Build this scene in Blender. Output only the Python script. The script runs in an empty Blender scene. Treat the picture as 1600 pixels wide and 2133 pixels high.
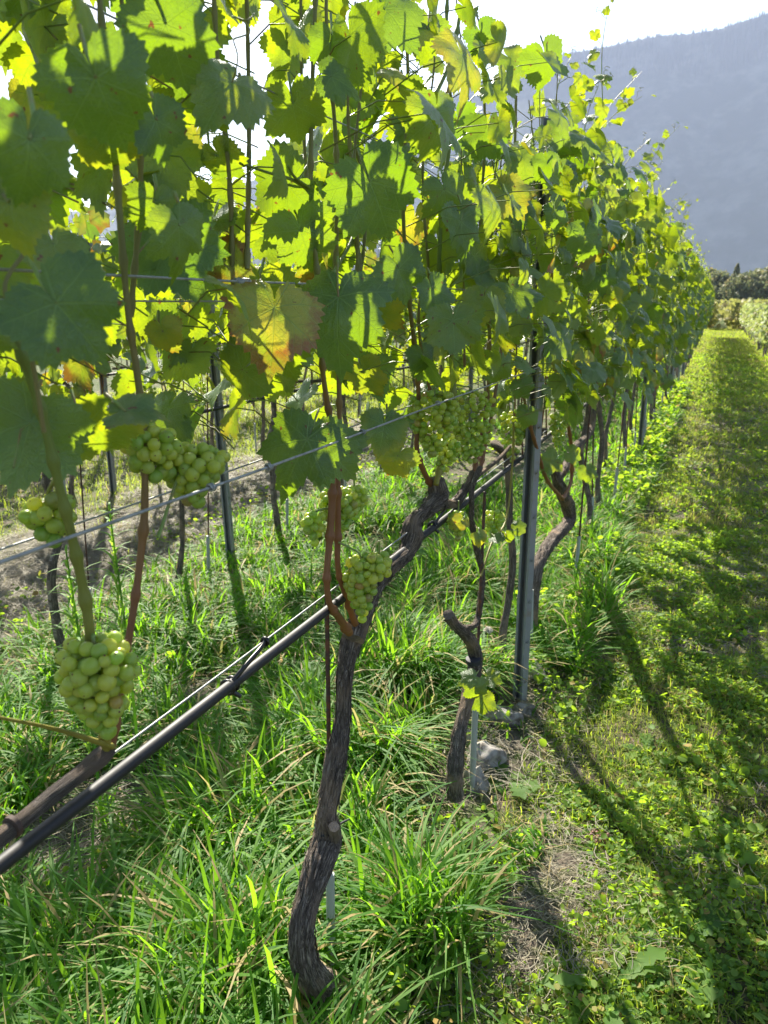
import bpy, math
import numpy as np
from mathutils import Vector

S = bpy.context.scene
R = math.radians
# ------------------------------------------------------------------ camera
F_PX, W_PX, H_PX = 1602.0, 1600.0, 2133.0
PITCH, YAW, CAM_H = R(15.39), R(22.84), 1.5
cd = bpy.data.cameras.new("camera"); cam = bpy.data.objects.new("camera", cd); S.collection.objects.link(cam)
cam.location = (0, 0, CAM_H); cam.rotation_euler = (R(90) - PITCH, 0, YAW)
cd.sensor_fit = 'VERTICAL'; cd.sensor_height = 36; cd.lens = F_PX / H_PX * 36
cd.clip_start = 0.02; cd.clip_end = 20000
cd.dof.use_dof = True; cd.dof.focus_distance = 1.5; cd.dof.aperture_fstop = 9.0
S.camera = cam
# ------------------------------------------------------------------ light
SUN_EL, SUN_AZ = 38.0, -38.0          # azimuth from +Y, clockwise
world = bpy.data.worlds.new("World"); S.world = world; world.use_nodes = True
wn = world.node_tree.nodes
sky = wn.new('ShaderNodeTexSky'); sky.sky_type = 'NISHITA'; sky.sun_disc = False
sky.sun_elevation = R(SUN_EL); sky.sun_rotation = R(SUN_AZ)
sky.air_density = 1.0; sky.dust_density = 1.0; sky.ozone_density = 1.0
world.node_tree.links.new(sky.outputs[0], wn['Background'].inputs[0])
wn['Background'].inputs[1].default_value = 0.06
sl = bpy.data.lights.new("sun", 'SUN'); sun = bpy.data.objects.new("sun", sl); S.collection.objects.link(sun)
sl.energy = 5.0; sl.angle = R(0.5); sl.color = (1.0, 0.93, 0.80)
_d = Vector((math.sin(R(SUN_AZ)) * math.cos(R(SUN_EL)), math.cos(R(SUN_AZ)) * math.cos(R(SUN_EL)), math.sin(R(SUN_EL))))
sun.rotation_euler = _d.to_track_quat('Z', 'Y').to_euler()
S.view_settings.view_transform = 'Standard'; S.view_settings.look = 'None'
S.view_settings.gamma = 1; S.view_settings.exposure = 2.0
S.render.engine = 'CYCLES'
cy = S.cycles
cy.use_denoising = True
cy.max_bounces = 8; cy.diffuse_bounces = 4; cy.glossy_bounces = 3; cy.transmission_bounces = 6
cy.transparent_max_bounces = 8; cy.volume_bounces = 1
cy.caustics_reflective = False; cy.caustics_refractive = False
cy.sample_clamp_indirect = 6
HAZE = 0.00014

# ------------------------------------------------------------------ pixel -> place helpers
_cy, _sy, _cp, _sp = math.cos(YAW), math.sin(YAW), math.cos(PITCH), math.sin(PITCH)
def ray(px, py):
    a, b = px - W_PX / 2, H_PX / 2 - py
    fwd = F_PX * _cp + b * _sp; up = b * _cp - F_PX * _sp
    return np.array([a * _cy - fwd * _sy, fwd * _cy + a * _sy, up])
def P(px, py, X=-0.59):
    d = ray(px, py); return np.array([0, 0, CAM_H]) + d * (X / d[0])
def PX(px, py, X=-0.59):
    d = ray(px, py); return X / d[0]          # metres per photo pixel there
def PG(px, py, z=0.0):
    d = ray(px, py); return np.array([0, 0, CAM_H]) + d * ((z - CAM_H) / d[2])
def proj(p):
    p = np.atleast_2d(p); x, y, z = p[:, 0], p[:, 1], p[:, 2] - CAM_H
    a = x * _cy + y * _sy; f = -x * _sy + y * _cy
    zc = f * _cp - z * _sp; b = f * _sp + z * _cp
    zc = np.where(zc > 1e-3, zc, np.nan)
    return np.stack([W_PX / 2 + F_PX * a / zc, H_PX / 2 - F_PX * b / zc, zc], 1)

# ------------------------------------------------------------------ naming helpers
C = S.collection
def tag(o, label=None, cat=None, group=None, kind=None):
    if label: o['label'] = label
    if cat: o['category'] = cat
    if group: o['group'] = group
    if kind: o['kind'] = kind
    return o
def empty(name, loc=(0, 0, 0), rz=0.0):
    o = bpy.data.objects.new(name, None); C.objects.link(o)
    o.location = loc; o.rotation_euler = (0, 0, rz); o.empty_display_size = 0.1
    return o
def copy_tree(o, parent=None):
    c = o.copy(); C.objects.link(c)
    if parent is not None: c.parent = parent
    for ch in o.children: copy_tree(ch, c)
    return c

class MB:
    """collects vertex/face chunks and links them as ONE mesh object"""
    def __init__(s): s.V, s.F, s.uv, s.rn, s.ag, s.n = [], [], [], [], [], 0
    def add(s, V, F, uv=None, rnd=None, age=None, mat=0):
        V = np.asarray(V, float).reshape(-1, 3); F = np.asarray(F, int)
        m = len(V)
        s.V.append(V); s.F.append((F + s.n, mat)); s.n += m
        s.uv.append(np.zeros((m, 2)) if uv is None else np.asarray(uv, float))
        s.rn.append(np.full(m, 0.5) if rnd is None else np.broadcast_to(np.asarray(rnd, float), (m,)))
        s.ag.append(np.zeros(m) if age is None else np.broadcast_to(np.asarray(age, float), (m,)))
    def mesh(s, name, mats, smooth=True, origin=(0, 0, 0)):
        me = bpy.data.meshes.new(name)
        V = np.concatenate(s.V) - np.asarray(origin, float)
        me.vertices.add(len(V)); me.vertices.foreach_set('co', V.astype(np.float32).ravel())
        loops = np.concatenate([f.ravel() for f, _ in s.F]).astype(np.int32)
        tot = np.concatenate([np.full(len(f), f.shape[1]) for f, _ in s.F]).astype(np.int32)
        mi = np.concatenate([np.full(len(f), m) for f, m in s.F]).astype(np.int32)
        st = np.concatenate([[0], np.cumsum(tot)[:-1]]).astype(np.int32)
        me.loops.add(len(loops)); me.loops.foreach_set('vertex_index', loops)
        me.polygons.add(len(tot)); me.polygons.foreach_set('loop_start', st)
        try: me.polygons.foreach_set('loop_total', tot)
        except Exception: pass
        me.polygons.foreach_set('material_index', mi)
        me.polygons.foreach_set('use_smooth', np.full(len(tot), smooth))
        uv = np.concatenate(s.uv)
        l = me.uv_layers.new(name='UVMap'); l.data.foreach_set('uv', uv[loops].astype(np.float32).ravel())
        for nm, a in (('rnd', s.rn), ('age', s.ag)):
            at = me.attributes.new(nm, 'FLOAT', 'POINT'); at.data.foreach_set('value', np.concatenate(a).astype(np.float32))
        for m in (mats if isinstance(mats, (list, tuple)) else [mats]): me.materials.append(m)
        me.update(calc_edges=True); me.validate()
        return me
    def build(s, name, mats, parent=None, smooth=True, origin=(0, 0, 0)):
        o = bpy.data.objects.new(name, s.mesh(name, mats, smooth, origin)); C.objects.link(o)
        if parent is not None: o.parent = parent
        else: o.location = origin
        return o

# ------------------------------------------------------------------ materials
def newmat(name):
    m = bpy.data.materials.new(name); m.use_nodes = True
    nt = m.node_tree; nt.nodes.clear()
    out = nt.nodes.new('ShaderNodeOutputMaterial')
    return m, nt, out
class N:
    def __init__(s, nt): s.nt = nt
    def node(s, t, **k):
        n = s.nt.nodes.new(t)
        for a, b in k.items(): setattr(n, a, b)
        return n
    def lk(s, a, b): s.nt.links.new(a, b)
    def m(s, op, a, b=None, c=None, clamp=False):
        n = s.node('ShaderNodeMath', operation=op); n.use_clamp = clamp
        for i, v in enumerate((a, b, c)):
            if v is None: continue
            if isinstance(v, (int, float)): n.inputs[i].default_value = v
            else: s.lk(v, n.inputs[i])
        return n.outputs[0]
    def ss(s, x, lo, hi, a=0.0, b=1.0):
        n = s.node('ShaderNodeMapRange', interpolation_type='SMOOTHSTEP')
        n.inputs['From Min'].default_value = lo; n.inputs['From Max'].default_value = hi
        n.inputs['To Min'].default_value = a; n.inputs['To Max'].default_value = b
        s.lk(x, n.inputs['Value']); return n.outputs[0]
    def mix(s, f, a, b):
        n = s.node('ShaderNodeMix', data_type='RGBA')
        if isinstance(f, (int, float)): n.inputs[0].default_value = f
        else: s.lk(f, n.inputs[0])
        for i, v in ((6, a), (7, b)):
            if isinstance(v, tuple): n.inputs[i].default_value = (*v, 1) if len(v) == 3 else v
            else: s.lk(v, n.inputs[i])
        return n.outputs[2]
    def noise(s, vec=None, scale=5, detail=3, rough=.5, dist=0.0):
        n = s.node('ShaderNodeTexNoise'); n.inputs['Scale'].default_value = scale
        n.inputs['Detail'].default_value = detail; n.inputs['Roughness'].default_value = rough
        n.inputs['Distortion'].default_value = dist
        if vec is not None: s.lk(vec, n.inputs['Vector'])
        return n.outputs[0]
    def obj(s): return s.node('ShaderNodeTexCoord').outputs['Object']
    def pos(s): return s.node('ShaderNodeNewGeometry').outputs['Position']
    def attr(s, nm): return s.node('ShaderNodeAttribute', attribute_name=nm).outputs['Fac']
    def scalev(s, v, sc):
        n = s.node('ShaderNodeMapping'); n.inputs['Scale'].default_value = sc; s.lk(v, n.inputs['Vector']); return n.outputs[0]
    def bump(s, h, strength=.3, dist=.01):
        n = s.node('ShaderNodeBump'); n.inputs['Strength'].default_value = strength; n.inputs['Distance'].default_value = dist
        s.lk(h, n.inputs['Height']); return n.outputs[0]
    def pbr(s, col, rough=.5, nrm=None, metal=0.0, spec=.5, **k):
        n = s.node('ShaderNodeBsdfPrincipled')
        if isinstance(col, tuple): n.inputs['Base Color'].default_value = (*col, 1)
        else: s.lk(col, n.inputs['Base Color'])
        if isinstance(rough, (int, float)): n.inputs['Roughness'].default_value = rough
        else: s.lk(rough, n.inputs['Roughness'])
        n.inputs['Metallic'].default_value = metal; n.inputs['Specular IOR Level'].default_value = spec
        if nrm is not None: s.lk(nrm, n.inputs['Normal'])
        for a, b in k.items(): n.inputs[a.replace('_', ' ')].default_value = b
        return n
    def transl(s, col, nrm=None):
        n = s.node('ShaderNodeBsdfTranslucent')
        if isinstance(col, tuple): n.inputs[0].default_value = (*col, 1)
        else: s.lk(col, n.inputs[0])
        if nrm is not None: s.lk(nrm, n.inputs['Normal'])
        return n.outputs[0]
    def mixs(s, f, a, b):
        n = s.node('ShaderNodeMixShader')
        if isinstance(f, (int, float)): n.inputs[0].default_value = f
        else: s.lk(f, n.inputs[0])
        s.lk(a, n.inputs[1]); s.lk(b, n.inputs[2]); return n.outputs[0]

def mat_leaf():
    m, nt, out = newmat('vine_leaf'); k = N(nt)
    uv = k.node('ShaderNodeUVMap', uv_map='UVMap').outputs[0]
    sp = k.node('ShaderNodeSeparateXYZ'); k.lk(uv, sp.inputs[0]); x, y = sp.outputs[0], sp.outputs[1]
    r = k.m('SQRT', k.m('ADD', k.m('MULTIPLY', x, x), k.m('MULTIPLY', y, y)))
    a = k.m('ARCTAN2', x, y); st = R(52)
    q = k.m('DIVIDE', a, st); b = k.m('MULTIPLY', k.m('SUBTRACT', q, k.m('ROUND', q)), st)
    perp = k.m('ABSOLUTE', k.m('MULTIPLY', r, k.m('SINE', b))); al = k.m('MULTIPLY', r, k.m('COSINE', b))
    wid = k.m('MULTIPLY_ADD', al, -.012, .019)
    main = k.ss(k.m('DIVIDE', perp, wid), .35, 1.0, 1, 0)
    f = k.m('FRACT', k.m('MULTIPLY', k.m('SUBTRACT', al, k.m('MULTIPLY', perp, .75)), 6.0))
    sec = k.ss(k.m('ABSOLUTE', k.m('SUBTRACT', f, .5)), .015, .075, 1, 0)
    net = k.node('ShaderNodeTexVoronoi', feature='DISTANCE_TO_EDGE'); net.inputs['Scale'].default_value = 17
    k.lk(uv, net.inputs['Vector']); nete = k.ss(net.outputs['Distance'], .02, .12, 1, 0)
    vein = k.m('MAXIMUM', main, k.m('MAXIMUM', k.m('MULTIPLY', sec, .6), k.m('MULTIPLY', nete, .22)))
    rnd, age = k.attr('rnd'), k.attr('age')
    pos = k.obj()
    n1 = k.noise(pos, 22, 4, .6)
    gr = k.mix(rnd, (.007, .038, .028), (.018, .070, .022))
    gr = k.mix(k.ss(n1, .35, .7), gr, (.07, .13, .02))
    # ageing: yellow between the veins, brown margins
    n2 = k.noise(pos, 30, 5, .7)
    edge = k.m('ADD', k.m('MULTIPLY', r, .8), k.m('MULTIPLY', n2, .9))
    yel = k.ss(k.m('ADD', k.m('MULTIPLY', age, 1.1), k.m('MULTIPLY', edge, .5)), .75, 1.15)
    brn = k.ss(k.m('ADD', k.m('MULTIPLY', age, .75), k.m('MULTIPLY', edge, .6)), 1.06, 1.2)
    col = k.mix(yel, gr, (.28, .27, .03)); col = k.mix(brn, col, (.22, .07, .02))
    col = k.mix(k.m('MULTIPLY', vein, .6), col, (.17, .27, .09))
    bk = k.node('ShaderNodeNewGeometry').outputs['Backfacing']
    col = k.mix(k.m('MULTIPLY', bk, .4), col, (.12, .20, .09))
    tr = k.mix(rnd, (.30, .56, .006), (.88, .97, .01))
    tr = k.mix(yel, tr, (.85, .72, .03)); tr = k.mix(brn, tr, (.55, .16, .02))
    tr = k.mix(k.m('MULTIPLY', vein, .45), tr, (.25, .38, .03))
    tr = k.mix(k.ss(n1, .3, .75), tr, (.36, .56, .02))
    sp_ = k.ss(k.noise(pos, 95, 2, .5), .70, .74); tr = k.mix(sp_, tr, (.30, .10, .02)); col = k.mix(sp_, col, (.12, .06, .02))
    h = k.m('ADD', k.m('MULTIPLY', vein, -.6), k.m('MULTIPLY', k.noise(uv, 9, 3), .5))
    nb = k.bump(h, .55, .004)
    s1 = k.pbr(col, .42, nb, spec=.7)
    k.lk(k.mixs(.29, s1.outputs[0], k.transl(tr, nb)), out.inputs[0]); return m

def mat_grape():
    m, nt, out = newmat('grape_skin'); k = N(nt)
    rnd, pos = k.attr('rnd'), k.obj()
    c = k.mix(rnd, (.27, .43, .055), (.54, .60, .08))
    c = k.mix(k.attr('age'), c, (.36, .15, .09))
    c = k.mix(k.ss(k.noise(pos, 60, 4, .6), .62, .75), c, (.30, .20, .05))
    bloom = k.ss(k.noise(pos, 130, 3, .6), .35, .7)
    c2 = k.mix(k.m('MULTIPLY', bloom, .25), c, (.45, .52, .34))
    s = k.pbr(c2, k.m('MULTIPLY_ADD', bloom, .2, .28), None, spec=.5)
    s.inputs['Subsurface Weight'].default_value = .45; s.inputs['Subsurface Radius'].default_value = (1, .8, .18)
    s.inputs['Subsurface Scale'].default_value = .006
    k.lk(k.mixs(.40, s.outputs[0], k.transl(k.mix(rnd, (.50, .70, .06), (.80, .80, .08)))), out.inputs[0]); return m

def mat_bark(name='vine_bark', c1=(.10, .08, .065), c2=(.50, .43, .36), c3=(.42, .31, .22)):
    m, nt, out = newmat(name); k = N(nt)
    uv = k.node('ShaderNodeUVMap', uv_map='UVMap').outputs[0]
    st = k.scalev(uv, (9, 9, 1)); st2 = k.scalev(uv, (30, 24, 1))
    a = k.noise(st, 1.6, 5, .65, .6); b = k.noise(st2, 2.2, 4, .7, .5); pos = k.obj(); c = k.noise(pos, 9, 3)
    h = k.m('ADD', k.m('MULTIPLY', k.m('ABSOLUTE', k.m('SUBTRACT', a, .5)), 2.6), k.m('MULTIPLY', b, .5))
    col = k.mix(k.ss(h, .2, .75), c1, c2); col = k.mix(k.m('MULTIPLY', k.ss(c, .5, .68), .8), col, c3)
    col = k.mix(k.m('MULTIPLY', k.ss(b, .62, .72), .6), col, (.30, .28, .25))
    s = k.pbr(col, .92, k.bump(k.m('ADD', h, k.m('MULTIPLY', k.noise(pos, 120, 4, .7), .8)), 1.0, .014), spec=.1)
    k.lk(s.outputs[0], out.inputs[0]); return m

def mat_cane(name, lo, hi, split):
    m, nt, out = newmat(name); k = N(nt)
    pos = k.pos(); sp = k.node('ShaderNodeSeparateXYZ'); k.lk(pos, sp.inputs[0])
    z = k.m('ADD', sp.outputs[2], k.m('MULTIPLY', k.noise(pos, 6, 2), .35))
    col = k.mix(k.ss(z, split, split + .45), lo, hi)
    uv = k.node('ShaderNodeUVMap', uv_map='UVMap').outputs[0]
    n = k.noise(k.scalev(uv, (9, 30, 1)), 3, 3); col = k.mix(k.m('MULTIPLY', k.ss(n, .45, .7), .45), col, (.07, .035, .015))
    s = k.pbr(col, .5, k.bump(n, .3, .002), spec=.4)
    k.lk(k.mixs(.12, s.outputs[0], k.transl((.5, .4, .08))), out.inputs[0]); return m

def mat_plain(name, c, rough=.5, metal=0.0, var=.3, scale=30, spec=.5, bump=0.1, c2=None, th=(.4, .7)):
    m, nt, out = newmat(name); k = N(nt); n = k.noise(k.obj(), scale, 5, .6)
    c2 = c2 or tuple(v * (1 - var) for v in c)
    col = k.mix(k.ss(n, *th), c, c2)
    s = k.pbr(col, k.m('MULTIPLY_ADD', n, .2, rough - .1), k.bump(n, bump, .003), metal=metal, spec=spec)
    k.lk(s.outputs[0], out.inputs[0]); return m

def mat_grass(name, g1, g2, dry=(.38, .28, .13), tcol=(.30, .52, .03), tf=.4):
    m, nt, out = newmat(name); k = N(nt); rnd, age = k.attr('rnd'), k.attr('age')
    col = k.mix(rnd, g1, g2); col = k.mix(age, col, dry)
    t = k.mix(rnd, tcol, tuple(min(1, v * 1.35) for v in tcol)); t = k.mix(age, t, tuple(min(1, v * 1.3) for v in dry))
    s = k.pbr(col, .6, None, spec=.2)
    k.lk(k.mixs(tf, s.outputs[0], k.transl(t)), out.inputs[0]); return m

def mat_ground():
    m, nt, out = newmat('soil_and_turf'); k = N(nt); pos = k.pos()
    n1 = k.noise(pos, 2.2, 5, .6); n2 = k.noise(pos, 35, 6, .7); n3 = k.noise(pos, .35, 4, .6); n4 = k.noise(pos, 9, 5, .65)
    soil = k.mix(k.ss(n2, .3, .7), (.07, .056, .044), (.18, .148, .115))
    turf = k.mix(k.ss(n2, .35, .7), (.035, .06, .015), (.10, .13, .035))
    hay = k.mix(k.ss(n2, .4, .65), (.10, .085, .05), (.30, .25, .15))
    sp = k.node('ShaderNodeSeparateXYZ'); k.lk(pos, sp.inputs[0])
    far = k.ss(sp.outputs[1], 4, 26, 0, .55)
    c = k.mix(k.ss(k.m('ADD', n4, k.m('MULTIPLY', far, .5)), .42, .6), soil, turf)
    c = k.mix(k.m('MULTIPLY', k.ss(n1, .52, .68), .8), c, hay)
    field = k.mix(k.ss(n3, .4, .65), (.06, .095, .025), (.12, .14, .045))
    c = k.mix(k.ss(sp.outputs[1], 45, 60), c, field)
    # pale dirt track that crosses the rows
    trk = k.m('MULTIPLY', k.ss(sp.outputs[1], 33.5, 34.3), k.ss(sp.outputs[1], 36.3, 35.5))
    c = k.mix(k.m('MULTIPLY', trk, .75), c, (.34, .28, .19))
    s = k.pbr(c, .95, k.bump(k.m('ADD', n2, n4), .9, .02), spec=.15)
    k.lk(s.outputs[0], out.inputs[0]); return m

M = dict(
    leaf=mat_leaf(), grape=mat_grape(), bark=mat_bark(),
    oldwood=mat_bark('old_grey_wood', (.10, .085, .075), (.42, .37, .33), (.30, .23, .17)),
    cane=mat_cane('shoot_bark', (.20, .085, .035), (.20, .20, .065), 1.3),
    green_cane=mat_cane('green_shoot', (.24, .22, .035), (.15, .22, .04), 1.2),
    petiole=mat_plain('petiole', (.16, .24, .05), .5, c2=(.20, .13, .05)),
    post=mat_plain('galvanised_steel', (.21, .22, .225), .55, .2, .35, 22, bump=.2, c2=(.20, .17, .14), th=(.52, .75)),
    pipe=mat_plain('black_polythene', (.012, .012, .014), .6, 0, .2, 40, bump=.05),
    clip=mat_plain('black_plastic', (.008, .008, .009), .35),
    wire=mat_plain('steel_wire', (.30, .31, .31), .5, .3, .4, 60),
    rod=mat_plain('rusty_rod', (.055, .035, .028), .75, .2, .3, 50, c2=(.15, .06, .025)),
    sleeve=mat_plain('grey_stake', (.33, .35, .33), .6, .2, .25, 25, c2=(.2, .17, .12), th=(.6, .8)),
    twine=mat_plain('dark_twine', (.02, .02, .025), .7),
    cut=mat_plain('cut_wood', (.45, .36, .25), .85),
    stone=mat_plain('pale_stone', (.27, .25, .225), .9, 0, .5, 28, bump=1.0, c2=(.11, .09, .07)),
    ground=mat_ground(),
    grass=mat_grass('grass_blade', (.025, .10, .014), (.10, .20, .022), tcol=(.28, .58, .02)),
    lawn=mat_grass('mown_blade', (.06, .12, .02), (.19, .23, .035), tcol=(.46, .58, .04)),
    herb=mat_grass('herb_leaf', (.04, .115, .025), (.13, .20, .03), tcol=(.41, .62, .03), dry=(.30, .20, .06)),
    hay=mat_grass('dry_hay', (.14, .13, .10), (.30, .265, .18), tcol=(.3, .26, .15), tf=.15),
    forest=mat_plain('forest_slope', (.012, .022, .012), .95, 0, .4, .011, spec=.05, bump=0, c2=(.09, .095, .08), th=(.42, .72)),
    tree=mat_grass('tree_leaf', (.09, .12, .065), (.14, .17, .085), tcol=(.2, .25, .1), tf=.25),  # leaf colours lightened, painting in the valley mist over the treeline
    treebark=mat_plain('tree_bark', (.09, .07, .05), .9),
    yellowv=mat_grass('far_vine_leaf', (.12, .15, .04), (.24, .23, .07), tcol=(.35, .38, .08), tf=.3),
    netv=mat_grass('bright_vine_leaf', (.14, .22, .08), (.30, .36, .18), tcol=(.4, .5, .12), tf=.3),
    seed=mat_plain('seed_fluff', (.75, .70, .62), .9),
    raisin=mat_plain('shrivelled_grape', (.12, .03, .02), .6),
    weed=mat_grass('horseweed', (.06, .15, .03), (.12, .24, .05), tcol=(.4, .65, .06)),
)

# ------------------------------------------------------------------ geometry helpers
def nz(v): v = np.asarray(v, float); return v / (np.linalg.norm(v, axis=-1, keepdims=True) + 1e-12)
def catmull(P_, n):
    P_ = np.asarray(P_, float)
    if len(P_) < 3:
        t = np.linspace(0, 1, n)[:, None]; return P_[0] * (1 - t) + P_[-1] * t
    A = np.vstack([2 * P_[0] - P_[1], P_, 2 * P_[-1] - P_[-2]]); k = len(P_) - 1
    u = np.linspace(0, k - 1e-6, n); i = u.astype(int); t = (u - i)[:, None]
    a, b, c, d = A[i], A[i + 1], A[i + 2], A[i + 3]
    return .5 * ((2 * b) + (-a + c) * t + (2 * a - 5 * b + 4 * c - d) * t ** 2 + (-a + 3 * b - 3 * c + d) * t ** 3)
def tube(mb, pts, rad, seg=8, n=None, rough=0.0, seed=0, mat=0, knots=None, flat=1.0, rnd=.5):
    pts = np.asarray(pts, float); n = n or max(2, len(pts) * 4)
    rad = np.broadcast_to(np.asarray(rad, float), (len(pts),))
    Q = catmull(np.hstack([pts, rad[:, None]]), n) if len(pts) > 2 else \
        np.hstack([pts, rad[:, None]])[0] * (1 - np.linspace(0, 1, n)[:, None]) + np.hstack([pts, rad[:, None]])[-1] * np.linspace(0, 1, n)[:, None]
    C_, r = Q[:, :3], np.maximum(Q[:, 3], 1e-4)
    T = nz(np.gradient(C_, axis=0)); L = np.concatenate([[0], np.cumsum(np.linalg.norm(np.diff(C_, axis=0), axis=1))])
    up = np.array([0, 0, 1.]) if abs(T[0][2]) < .9 else np.array([1., 0, 0])
    u = nz(np.cross(up, T[0])); U = []
    for t in T: u = nz(u - t * np.dot(u, t)); U.append(u)
    U = np.array(U); W_ = np.cross(T, U)
    th = np.linspace(0, 2 * np.pi, seg, endpoint=False)
    rr = np.repeat(r[:, None], seg, 1)
    if rough > 0:
        rg = np.random.default_rng(seed); d = np.zeros((n, seg))
        for _ in range(14):
            kx = rg.integers(1, 9); kl = rg.uniform(3, 30) / (1 + .12 * kx); ph = rg.uniform(0, 6.28)
            d += np.sin(kx * th[None] + kl * L[:, None] + ph + 1.2 * np.sin(L[:, None] * 13 + ph * 2)) * rg.uniform(.3, 1) / kx ** .4
        d2 = np.abs(np.sin(9 * th[None] + 5 * np.sin(L[:, None] * 9 + seed) + 2.0 * np.sin(3 * th[None] + L[:, None] * 17)))
        rr = rr * (1 + rough * (d / 4 + .9 * (d2 - .5)))
    if knots is not None:
        for kpos, kamp in knots: rr = rr * (1 + 1.7 * kamp * np.exp(-((L - kpos * L[-1]) / .007) ** 2))[:, None]
    V = C_[:, None] + rr[..., None] * (np.cos(th)[None, :, None] * U[:, None] * flat + np.sin(th)[None, :, None] * W_[:, None])
    V = V.reshape(-1, 3); idx = np.arange(n * seg).reshape(n, seg); nx = np.roll(idx, -1, 1)
    Fq = np.stack([idx[:-1], nx[:-1], nx[1:], idx[1:]], -1).reshape(-1, 4)
    uv = np.stack([np.repeat(np.abs(th / np.pi - 1)[None], n, 0), np.repeat(L[:, None] * 1.0, seg, 1)], -1).reshape(-1, 2)
    uv = uv[:, ::-1] * np.array([1.0, 1.0])
    mb.add(V, Fq, uv=uv, mat=mat, rnd=rnd)
    for row, c in ((idx[0][::-1], C_[0] - T[0] * r[0] * .3), (idx[-1], C_[-1] + T[-1] * r[-1] * .3)):
        Vc = np.vstack([V[row], c]); k = len(row)
        mb.add(Vc, np.stack([np.arange(k), (np.arange(k) + 1) % k, np.full(k, k)], 1), uv=np.zeros((k + 1, 2)), mat=mat, rnd=rnd)
def box(mb, lo, hi, mat=0, rot=0.0, c=(0, 0, 0)):
    x0, y0, z0 = lo; x1, y1, z1 = hi
    V = np.array([[x, y, z] for z in (z0, z1) for y in (y0, y1) for x in (x0, x1)], float)
    cr, sr = math.cos(rot), math.sin(rot); V = V @ np.array([[cr, sr, 0], [-sr, cr, 0], [0, 0, 1]]) + np.asarray(c)
    mb.add(V, [[0, 2, 3, 1], [4, 5, 7, 6], [0, 1, 5, 4], [2, 6, 7, 3], [0, 4, 6, 2], [1, 3, 7, 5]], mat=mat)
def icos(sub):
    t = (1 + 5 ** .5) / 2
    V = [(-1, t, 0), (1, t, 0), (-1, -t, 0), (1, -t, 0), (0, -1, t), (0, 1, t), (0, -1, -t), (0, 1, -t), (t, 0, -1), (t, 0, 1), (-t, 0, -1), (-t, 0, 1)]
    F = [(0, 11, 5), (0, 5, 1), (0, 1, 7), (0, 7, 10), (0, 10, 11), (1, 5, 9), (5, 11, 4), (11, 10, 2), (10, 7, 6), (7, 1, 8), (3, 9, 4), (3, 4, 2), (3, 2, 6), (3, 6, 8), (3, 8, 9), (4, 9, 5), (2, 4, 11), (6, 2, 10), (8, 6, 7), (9, 8, 1)]
    V = [nz(v) for v in V]
    for _ in range(sub):
        c, G = {}, []
        def mid(a, b):
            k = (min(a, b), max(a, b))
            if k not in c: V.append(nz(V[a] + V[b])); c[k] = len(V) - 1
            return c[k]
        for a, b, d in F:
            x, y, z = mid(a, b), mid(b, d), mid(d, a); G += [(a, x, z), (b, y, x), (d, z, y), (x, y, z)]
        F = G
    return np.array(V), np.array(F)
ICO1, ICO2, ICO3 = icos(1), icos(2), icos(3)
def scatter(mb, tmpl, pos, A, rnd=None, age=None, uv=None, mat=0):
    """tmpl (V,F) placed N times: V @ A[i]^T + pos[i]"""
    V, F = tmpl[0], tmpl[1]; n, m = len(pos), len(V)
    if n == 0: return
    W_ = np.einsum('nij,mj->nmi', A, V) + pos[:, None]
    FF = (F[None] + (np.arange(n) * m)[:, None, None]).reshape(-1, F.shape[1])
    UV = np.tile(uv if uv is not None else np.zeros((m, 2)), (n, 1))
    mb.add(W_.reshape(-1, 3), FF, uv=UV, rnd=None if rnd is None else np.repeat(rnd, m), age=None if age is None else np.repeat(age, m), mat=mat)

# ------------------------------------------------------------------ grape leaf shapes
def leaf_template(nout, rings, seed):
    rg = np.random.default_rng(seed)
    kt = np.array([0, 26, 52, 78, 104, 135, 160, 174, 180]); kr = np.array([1.04, .77, .93, .71, .82, .66, .55, .34, .10])
    kr = kr * (1 + rg.normal(0, .055, len(kr)))
    th = np.linspace(-np.pi, np.pi, nout, endpoint=False); d = np.abs(np.degrees(th))
    r = np.interp(d, kt, kr) * (1 + .04 * np.sin(2 * th + rg.uniform(0, 6)))
    if nout >= 40:
        saw = np.where(np.arange(nout) % 2 == 0, 1, -1) * (.034 + .028 * rg.random(nout)); r = r * (1 + saw)
    else:
        r = r * (1 + rg.normal(0, .05, nout))
    ph = rg.uniform(0, 6.28, 6); cup = rg.uniform(-.05, .42); fold = rg.uniform(.0, .42); wav = rg.uniform(.05, .13)
    V, UV = [[0, 0, 0]], [[0, 0]]
    fr = np.linspace(0, 1, rings + 1)[1:]
    for f in fr:
        rr = r * f if f == 1 else f * (r * .85 + .12 * np.interp(d, kt, kr))
        x, y = np.sin(th) * rr, np.cos(th) * rr
        R2 = x * x + y * y
        st = R(52); bb = (th / st - np.round(th / st)) * st
        puck = np.abs(rr * np.sin(bb))
        z = -cup * R2 + fold * np.abs(x) * .6 - .10 * puck * np.sign(1) + wav * np.sin(3 * th + ph[0]) * R2 + wav * .7 * np.sin(5 * th + ph[1]) * R2 ** 1.5 \
            + .035 * np.sin(x * 7 + ph[2]) * np.sin(y * 8 + ph[3]) - .16 * np.clip(y, 0, 2) ** 2 * rg.uniform(.3, 1.3)
        V += np.stack([x, y, z], 1).tolist(); UV += np.stack([x, y], 1).tolist()
    F = []; i = np.arange(nout); j = (i + 1) % nout
    F += np.stack([np.zeros(nout, int), 1 + j, 1 + i], 1).tolist()
    for k in range(rings - 1):
        a, b = 1 + k * nout, 1 + (k + 1) * nout
        F += np.stack([a + i, a + j, b + i], 1).tolist() + np.stack([a + j, b + j, b + i], 1).tolist()
    return np.array(V), np.array(F), np.array(UV)
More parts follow.
